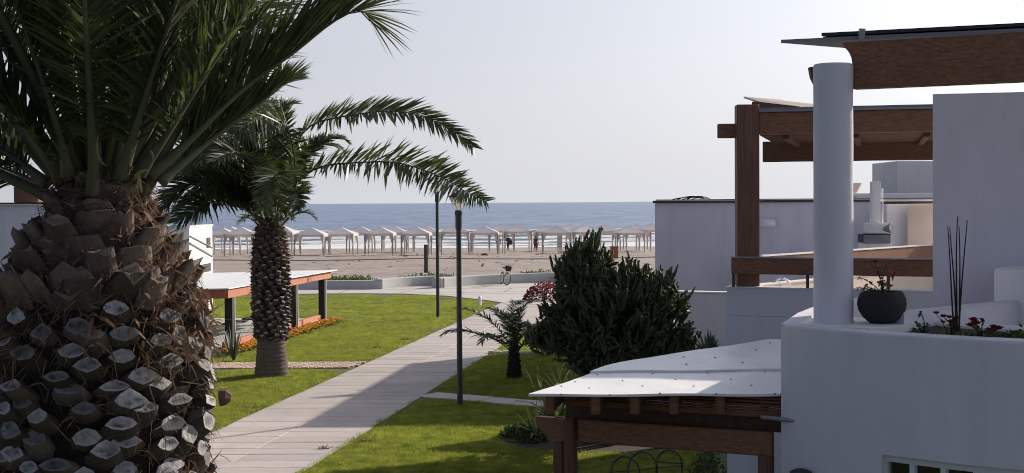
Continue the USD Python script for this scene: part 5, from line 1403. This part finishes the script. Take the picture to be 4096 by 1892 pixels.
# ================================================================== lamps
def lamp_post(label, loc, h, rr):
    o = thing('lamp_post', label, 'lamp post', loc)
    b = MB(); b.lathe([(.10, 0), (.10, .02), (rr * 1.15, .05), (rr, .3), (rr * .98, 1.5), (rr * .93, 3), (rr * .90, h - .12)], n=20); b.build('pole', 'metal_dark', o, smooth=35)
    b = MB(); b.lathe([(rr * .9, h - .42), (rr * 1.2, h - .40), (rr * 1.2, h - .12), (rr * 1.35, h - .10), (rr * 1.35, h - .02), (rr * .6, h)], n=20); b.build('collar', 'metal_dark', o, smooth=35)
    hd = MB(); hd.lathe([(.06, h), (.09, h + .03), (.175, h + .26), (.20, h + .28)], n=6); head = hd.build('lantern', 'lamp_glass', o)
    b = MB()
    for k in range(6):
        a = k * math.pi / 3
        b.tube([(.065 * math.cos(a), .065 * math.sin(a), h), (.195 * math.cos(a), .195 * math.sin(a), h + .28)], .007, 5)
    b.build('glazing_bars', 'metal_dark', head)
    b = MB(); b.lathe([(.215, h + .278), (.215, h + .295), (.12, h + .36), (.04, h + .385), (.02, h + .42), (0, h + .43)], n=6); b.build('cap', 'metal_dark', head)
    return o
g = gp(1840, 1625); lamp_post('near tall dark lamp post on the shaded lawn right of the walkway', (g[0], g[1], 0), 4.245, .060)
g = gp(1752, 1272); lamp_post('more distant tall dark lamp post on the sunlit lawn left of the walkway', (g[0], g[1], 0), 4.85, .066)
g = gp(1919, 1243)
bl_ = thing('bollard_light', 'small white garden light on a thin stake at the sunlit lawn tip', 'garden light', (g[0], g[1], 0))
MB().tube([(0, 0, 0), (0, 0, .22)], .018, 7).build('stake', 'white_plastic', bl_)
b = MB(); b.lathe([(.02, .20), (.07, .215), (.075, .5), (.07, .55), (.04, .59), (0, .6)], n=16); b.build('head', 'white_plastic', bl_, smooth=40)

# ================================================================== bicycle
def bicycle(label, loc, rz, lean):
    x = UsdGeom.Xform.Define(stage, free('/World', 'bicycle'))
    x.AddTranslateOp().Set(Gf.Vec3d(*map(float, loc))); x.AddRotateZOp().Set(math.degrees(rz)); x.AddRotateXOp().Set(lean)
    o = tag(x.GetPrim(), label, 'bicycle')
    R = .33
    def wheel(cx, turn):
        an = np.linspace(0, 2 * math.pi, 37); c_, s_ = math.cos(turn), math.sin(turn)
        ring = lambda r: np.stack([cx + r * np.cos(an) * c_, r * np.cos(an) * s_, R + r * np.sin(an)], 1)
        w = MB().tube(ring(R - .02), .021, 8, cap=False).build('wheel', 'rubber', o, smooth=True)
        MB().tube(ring(R - .05), .010, 6, cap=False).build('rim', 'metal_grey', w, smooth=True)
        b = MB()
        for k in range(16):
            a = k * math.pi / 8; q = np.array([cx + (R - .05) * math.cos(a) * c_, (R - .05) * math.cos(a) * s_, R + (R - .05) * math.sin(a)])
            b.tube([(cx, .015 * (-1) ** k, R), q], .0022, 4)
        b.build('spokes', 'metal_grey', w)
        MB().tube([(cx - .0, -.05, R), (cx, .05, R)], .022, 8).build('hub', 'metal_grey', w)
    wheel(-.52, 0); wheel(.53, .35)
    b = MB(); bb = A_([-.10, 0, .29]); st = A_([-.26, 0, .82]); hd = A_([.36, 0, .86]); rx = A_([-.52, 0, R])
    b.tube([bb, st + (.02, 0, -.1)], .022, 8); b.tube([bb, hd - (0, 0, .12)], .026, 8); b.tube(spline([st - (0, 0, .12), A_([.05, 0, .60]), hd - (0, 0, .05)], 10), .016, 8)
    for s in (-.045, .045):
        b.tube([bb + (0, s * .5, 0), rx + (0, s, 0)], .010, 6); b.tube([st - (0, 0, .12), rx + (0, s, 0)], .009, 6)
    b.tube([hd + (-.02, 0, .06), hd + (.03, 0, -.18)], .02, 8)
    b.build('frame', 'bike_paint', o, smooth=True)
    b = MB()
    for s in (-.05, .05):
        b.tube(spline([hd + (.03, s * .7, -.18), A_([.45, s, .55]), A_([.53, s, R])], 8), .020, 6)
    b.build('fork', 'bike_paint', o)
    b = MB(); b.tube(spline([A_([.22, -.30, 1.06]), A_([.34, -.22, 1.07]), A_([.38, 0, 1.02]), A_([.34, .22, 1.07]), A_([.22, .30, 1.06])], 20), .012, 7); b.tube([hd, A_([.38, 0, 1.02])], .013, 7); b.build('handlebar', 'metal_grey', o)
    MB().tube([A_([.3, .26, 1.07]), A_([.42, .42, 1.30])], .007, 5).build('mirror_stalk', 'metal_dark', o)
    b = MB(); b.mesh(trimesh.creation.icosphere(2, 1.0).apply_transform(np.diag([.14, .085, .045, 1])).apply_translation([-.28, 0, .90])); b.build('saddle', 'rubber', o, smooth=True)
    MB().tube([st - (0, 0, .05), A_([-.275, 0, .88])], .013, 6).build('seat_post', 'metal_grey', o)
    b = MB(); b.lathe([(0, 0), (.13, .0), (.17, .12), (.185, .27), (.175, .27), (.16, .13), (0, .02)], c=(.56, 0, .74), n=18); b.build('basket', 'wicker', o)
    an = np.linspace(0, 2 * math.pi, 19); b = MB(); b.tube(np.stack([bb[0] + .085 * np.cos(an), 0 * an - .05, bb[2] + .085 * np.sin(an)], 1), .008, 5); b.tube([bb + (0, -.06, 0), bb + (.1, -.06, -.13), bb + (.1, -.14, -.13)], .01, 5); b.tube([bb + (0, .06, 0), bb + (-.1, .06, .13), bb + (-.1, .14, .13)], .01, 5)
    b.build('crank', 'metal_grey', o)
    b = MB()
    for cx, a0, a1 in ((-.52, .1, 2.7), (.53, .5, 2.4)):
        a = np.linspace(a0, a1, 12); b.tube(np.stack([cx + .355 * np.cos(a), 0 * a, R + .355 * np.sin(a)], 1), .016, 5)
    b.build('mudguard', 'bike_paint', o)
    return o
g = gp(2032, 1140, .032)
bicycle('pale bicycle with a dark front basket leaning on the bench wall', (g[0] - .22, g[1] + .3, .032), -1.3, -7)

# ================================================================== planter, pot, roses, canes
def rose(b_, c, r, rng, m=None):
    """one open flower of overlapping petals"""
    for ring, (k, tilt, rr) in enumerate(((5, .35, 1.0), (4, .8, .75), (3, 1.25, .5))):
        for i in range(k):
            a = 2 * math.pi * i / k + ring * .6 + rng.normal(0, .1)
            d = np.array([math.cos(a) * math.cos(tilt), math.sin(a) * math.cos(tilt), math.sin(tilt)]); wv = np.array([-math.sin(a), math.cos(a), 0])
            L = r * rr; w = r * .9 * rr
            upv = np.cross(wv, d) * -1
            p = [c, c + d * L * .55 - wv * w * .55 + upv * .1 * L, c + d * L * .5 - upv * .12 * L, c + d * L * .55 + wv * w * .55 + upv * .1 * L, c + d * L - wv * w * .3 + upv * .2 * L, c + d * L * 1.06 + upv * .12 * L, c + d * L + wv * w * .3 + upv * .2 * L]
            b_.add(p, [[0, 2, 1], [0, 3, 2], [1, 2, 4], [2, 5, 4], [2, 6, 5], [2, 3, 6]])
def rose_plant(name, label, cat, base, flowers, nl, rng, fm, r=.035, leafr=.12, stem=.005, lm='leaf'):
    """base point, list of (tip point, material or None for a bare stem)"""
    o = thing(name, label, cat, base)
    base = np.array(base)
    lb, ld, ll = [], [], []
    for tip, m in flowers:
        t_ = np.array(tip) - base
        mid = t_ * .5 + np.array([rng.normal(0, .02), rng.normal(0, .02), .0]); mid[:2] *= .55
        s_ = spline([(0, 0, 0), mid, t_], 12)
        MB().tube(s_, np.linspace(stem, stem * .55, 12), 5).build('stem', 'stem_dark', o)
        if m:
            b = MB(); rose(b, t_, r * rng.uniform(.85, 1.15), rng); b.build('flower', m, o)
        for k in rng.integers(2, 12, nl):
            lb.append(s_[k]); ld.append(unit(rng.normal(0, 1, 3) + (0, 0, .3))); ll.append(rng.uniform(.025, .05))
    if lb:
        lb, ld, ll = np.array(lb), np.array(ld), np.array(ll)
        v, f = ribbon_leaves(lb, ld, unit(np.cross(ld, rng.normal(0, 1, (len(lb), 3)))), ll, ll * .6, .3 * np.ones(len(lb)), rng)
        MB().add(v, f).build('foliage', lm, o, kind='stuff')
    return o
rg = np.random.default_rng(61)
pot = thing('bowl_pot', 'round charcoal bowl pot beside the white column', 'plant pot', (3.255, 12.98, Z1 - .002))
s = .29 / .3
b = MB(); b.lathe([(0, 0), (.105, 0), (.115, .008), (.165, .05), (.202, .11), (.214, .165), (.208, .215), (.188, .262), (.170, .279), (.160, .276), (.158, .25), (.15, .23), (0, .225)], n=56); b.build('bowl', 'pot', pot, smooth=35)
MB().lathe([(0, .248), (.155, .246), (.156, .20), (0, .2)], n=32).build('soil', 'soil', pot)
bp = (3.255, 12.98, Z1 + .245)
def near_(u, v_, Y=12.95): return tuple(at(u, v_, Y))
rose_plant('rose_bush', 'straggly rose with one bright red bloom growing in the charcoal bowl', 'rose', bp,
           [(near_(3581, 1095), 'petal_bright'), (near_(3500, 1050), 'petal_dark'), (near_(3478, 1052), 'dry_leaf'), (near_(3545, 1055), None), (near_(3438, 1110), None), (near_(3455, 1140), None), (near_(3573, 1140), None), (near_(3424, 1150), None), (near_(3520, 1075), 'dry_leaf')], 11, rg, None, r=.034, lm='dry_leaf')
def pl_(u, v_, Y): return tuple(at(u, v_, Y))
Zs = Z1 - .05
rose_plant('rose_bush', 'small dark rose plant in the curved planter, nearest the charcoal bowl', 'rose', (*at(3690, 1320, 12.15)[:2], Zs), [(pl_(3683, 1250, 12.1), 'stem_dark'), (pl_(3662, 1290, 12.05), None), (pl_(3712, 1300, 12.1), None), (pl_(3640, 1315, 12.1), None)], 10, rg, None, r=.02)
rose_plant('rose_bush', 'dark red rose plant in the planter beside the bare canes', 'rose', (*at(3805, 1325, 12.0)[:2], Zs), [(pl_(3775, 1268, 11.95), 'petal_dark'), (pl_(3798, 1272, 11.9), 'petal_dark'), (pl_(3812, 1285, 11.9), 'petal_dark'), (pl_(3745, 1255, 12), 'stem_dark'), (pl_(3826, 1275, 11.9), 'petal_dark'), (pl_(3800, 1290, 11.85), 'petal_dark')], 4, rg, None, r=.036)
rose_plant('rose_bush', 'large-flowered dark red rose plant in the planter right of the bare canes', 'rose', (*at(3925, 1335, 11.75)[:2], Zs), [(pl_(3882, 1305, 11.7), 'petal_red'), (pl_(3893, 1283, 11.7), 'petal_dark'), (pl_(3905, 1298, 11.65), 'petal_red'), (pl_(3935, 1275, 11.75), None), (pl_(3975, 1312, 11.7), 'petal_red'), (pl_(3960, 1325, 11.6), 'petal_dark'), (pl_(3992, 1318, 11.7), 'petal_red')], 7, rg, None, r=.044)
gcov = thing('planter_ground_cover', 'dark low leaves spilling along the soil of the curved planter', 'ground plant')
n = 900
u = rg.uniform(3560, 4200, n); k = np.interp(u, uu, np.arange(90))
p = np.stack([np.interp(k, np.arange(90), fc[:, c]) + np.interp(k, np.arange(90), inn[:, c]) * 1.0 * (off := rg.uniform(.2, .6, n)) * 1.0 for c in (0, 1)], 1)
ok = rg.uniform(0, 1, n) < np.interp(u, [3560, 3800, 3950, 4100], [.12, .22, .6, 1])
p = np.c_[p, Z1 - .04 + abs(rg.normal(0, .018, n)) + np.clip((u - 3950) / 150, 0, 1) * rg.uniform(0, .06, n)][ok]
n = len(p); ld = unit(rg.normal(0, 1, (n, 3)) + (0, 0, .4)); wd = unit(np.cross(ld, rg.normal(0, 1, (n, 3))))
v, f = ribbon_leaves(p, ld, wd, rg.uniform(.03, .06, n), rg.uniform(.02, .04, n), np.zeros(n), rg)
MB().add(v, f).build('foliage', 'leaf', gcov)
cn = thing('cane_plant', 'tall thin bare dark canes standing up from the planter against the wall', 'plant', (*at(3825, 1328, 12.1)[:2], Zs))
c0 = np.array([*at(3825, 1328, 12.1)[:2], Zs])
for pts in ([(3817, 1325), (3805, 1150), (3795, 960), (3791, 905)], [(3822, 1325), (3818, 1150), (3806, 1000), (3799, 910)], [(3828, 1325), (3826, 1150), (3826, 980), (3831, 865)], [(3836, 1325), (3839, 1150), (3839, 1000), (3836, 905)], [(3836, 1325), (3846, 1150), (3862, 960), (3869, 880)]):
    P_ = spline([at(a_, b_, 12.1) - c0 for a_, b_ in pts], 14)
    MB().tube(P_, np.linspace(.0085, .004, 14), 6).build('cane', 'stem_dark', cn)

# ================================================================== under the pergola, and on the lawn
rack = thing('bicycle_rack', 'dark metal hoop rack on the shaded lawn beneath the timber beam', 'bicycle rack', (*at(2580, 1870, 21.3)[:2], 0))
r0 = np.array([*at(2580, 1870, 21.3)[:2], 0])
for (u, ru, vt, Y) in ((2500, 58, 1826, 21.0), (2570, 58, 1808, 21.6), (2676, 52, 1800, 22.0)):
    for dy in (-.03, .03):
        c = at(u, vt, Y); R_ = ru * Y / FPX
        an = np.linspace(0, math.pi, 18)
        P_ = [c + (R_, dy, -c[2])] + [c + (R_ * math.cos(a), dy, -R_ * 1.15 + R_ * 1.15 * math.sin(a)) for a in an] + [c + (-R_, dy, -c[2])]
        MB().tube(np.array(P_) - r0, .012, 7).build('hoop', 'metal_dark', rack)
q0, q1 = at(2440, 1888, 20.9), at(2735, 1862, 22.0)
MB().tube([q0 - r0, q1 - r0], .010, 6).build('rail', 'metal_dark', rack)
q0, q1 = at(2620, 1845, 21.9), at(2735, 1855, 22.0)
MB().tube([q0 - r0, q1 - r0], .010, 6).build('rail', 'metal_dark', rack)
for (u, v_, r_, lab) in ((1465, 1772, .20, 'brown mound of dry earth on the bright grass right of the walkway'), (1375, 1872, .14, 'small brown earth clump at the walkway edge, near the bottom of the picture'),
                         (1300, 1800, .10, 'narrow strip of dry earth along the right walkway edge'), (1580, 1700, .14, 'flat dark clump of dry grass in the shaded lawn'), (1000, 1636, .16, 'dry brown twigs and earth on the left lawn beside the large palm'),
                         (1130, 1572, .13, 'dry brown patch on the left lawn near the side path'), (1510, 1395, .2, 'flat brown scrap on the far left lawn by the walkway'), (1620, 1362, .16, 'thin brown scrap on the far left lawn, further along the walkway')):
    g = gp(u, v_)
    o = thing('earth_clump', lab, 'earth clump', (g[0], g[1], 0))
    n = 70
    pp = rg.normal(0, 1, (n, 3)) * (r_, r_ * .55, r_ * .16); pp[:, 2] = abs(pp[:, 2]) * np.exp(-((pp[:, 0] / r_) ** 2 + (pp[:, 1] / r_ / .6) ** 2) / 2)
    an = np.arange(16) * 2 * math.pi / 16
    b = MB(); b.lathe([(r_ * 1.25, .003), (r_ * .9, r_ * .12), (r_ * .45, r_ * .26), (0, r_ * .3)], n=18)
    v = b.v[0]; b.v[0] = v * (1 + (meshkit.fbm(v * 14 + u, 3, 2) - .5)[:, None] * 1.1) * (1, .6, 1)
    md = b.build('mound', 'dry_soil', o)
    ld = unit(rg.normal(0, 1, (n, 3)) + (0, 0, .25)); wd = unit(np.cross(ld, rg.normal(0, 1, (n, 3))))
    v, f = ribbon_leaves(pp + (0, 0, .01), ld, wd, rg.uniform(.05, .16, n), rg.uniform(.008, .02, n), .3 * np.ones(n), rg)
    MB().add(v, f).build('dry_grass', 'fibre', o, kind='stuff')
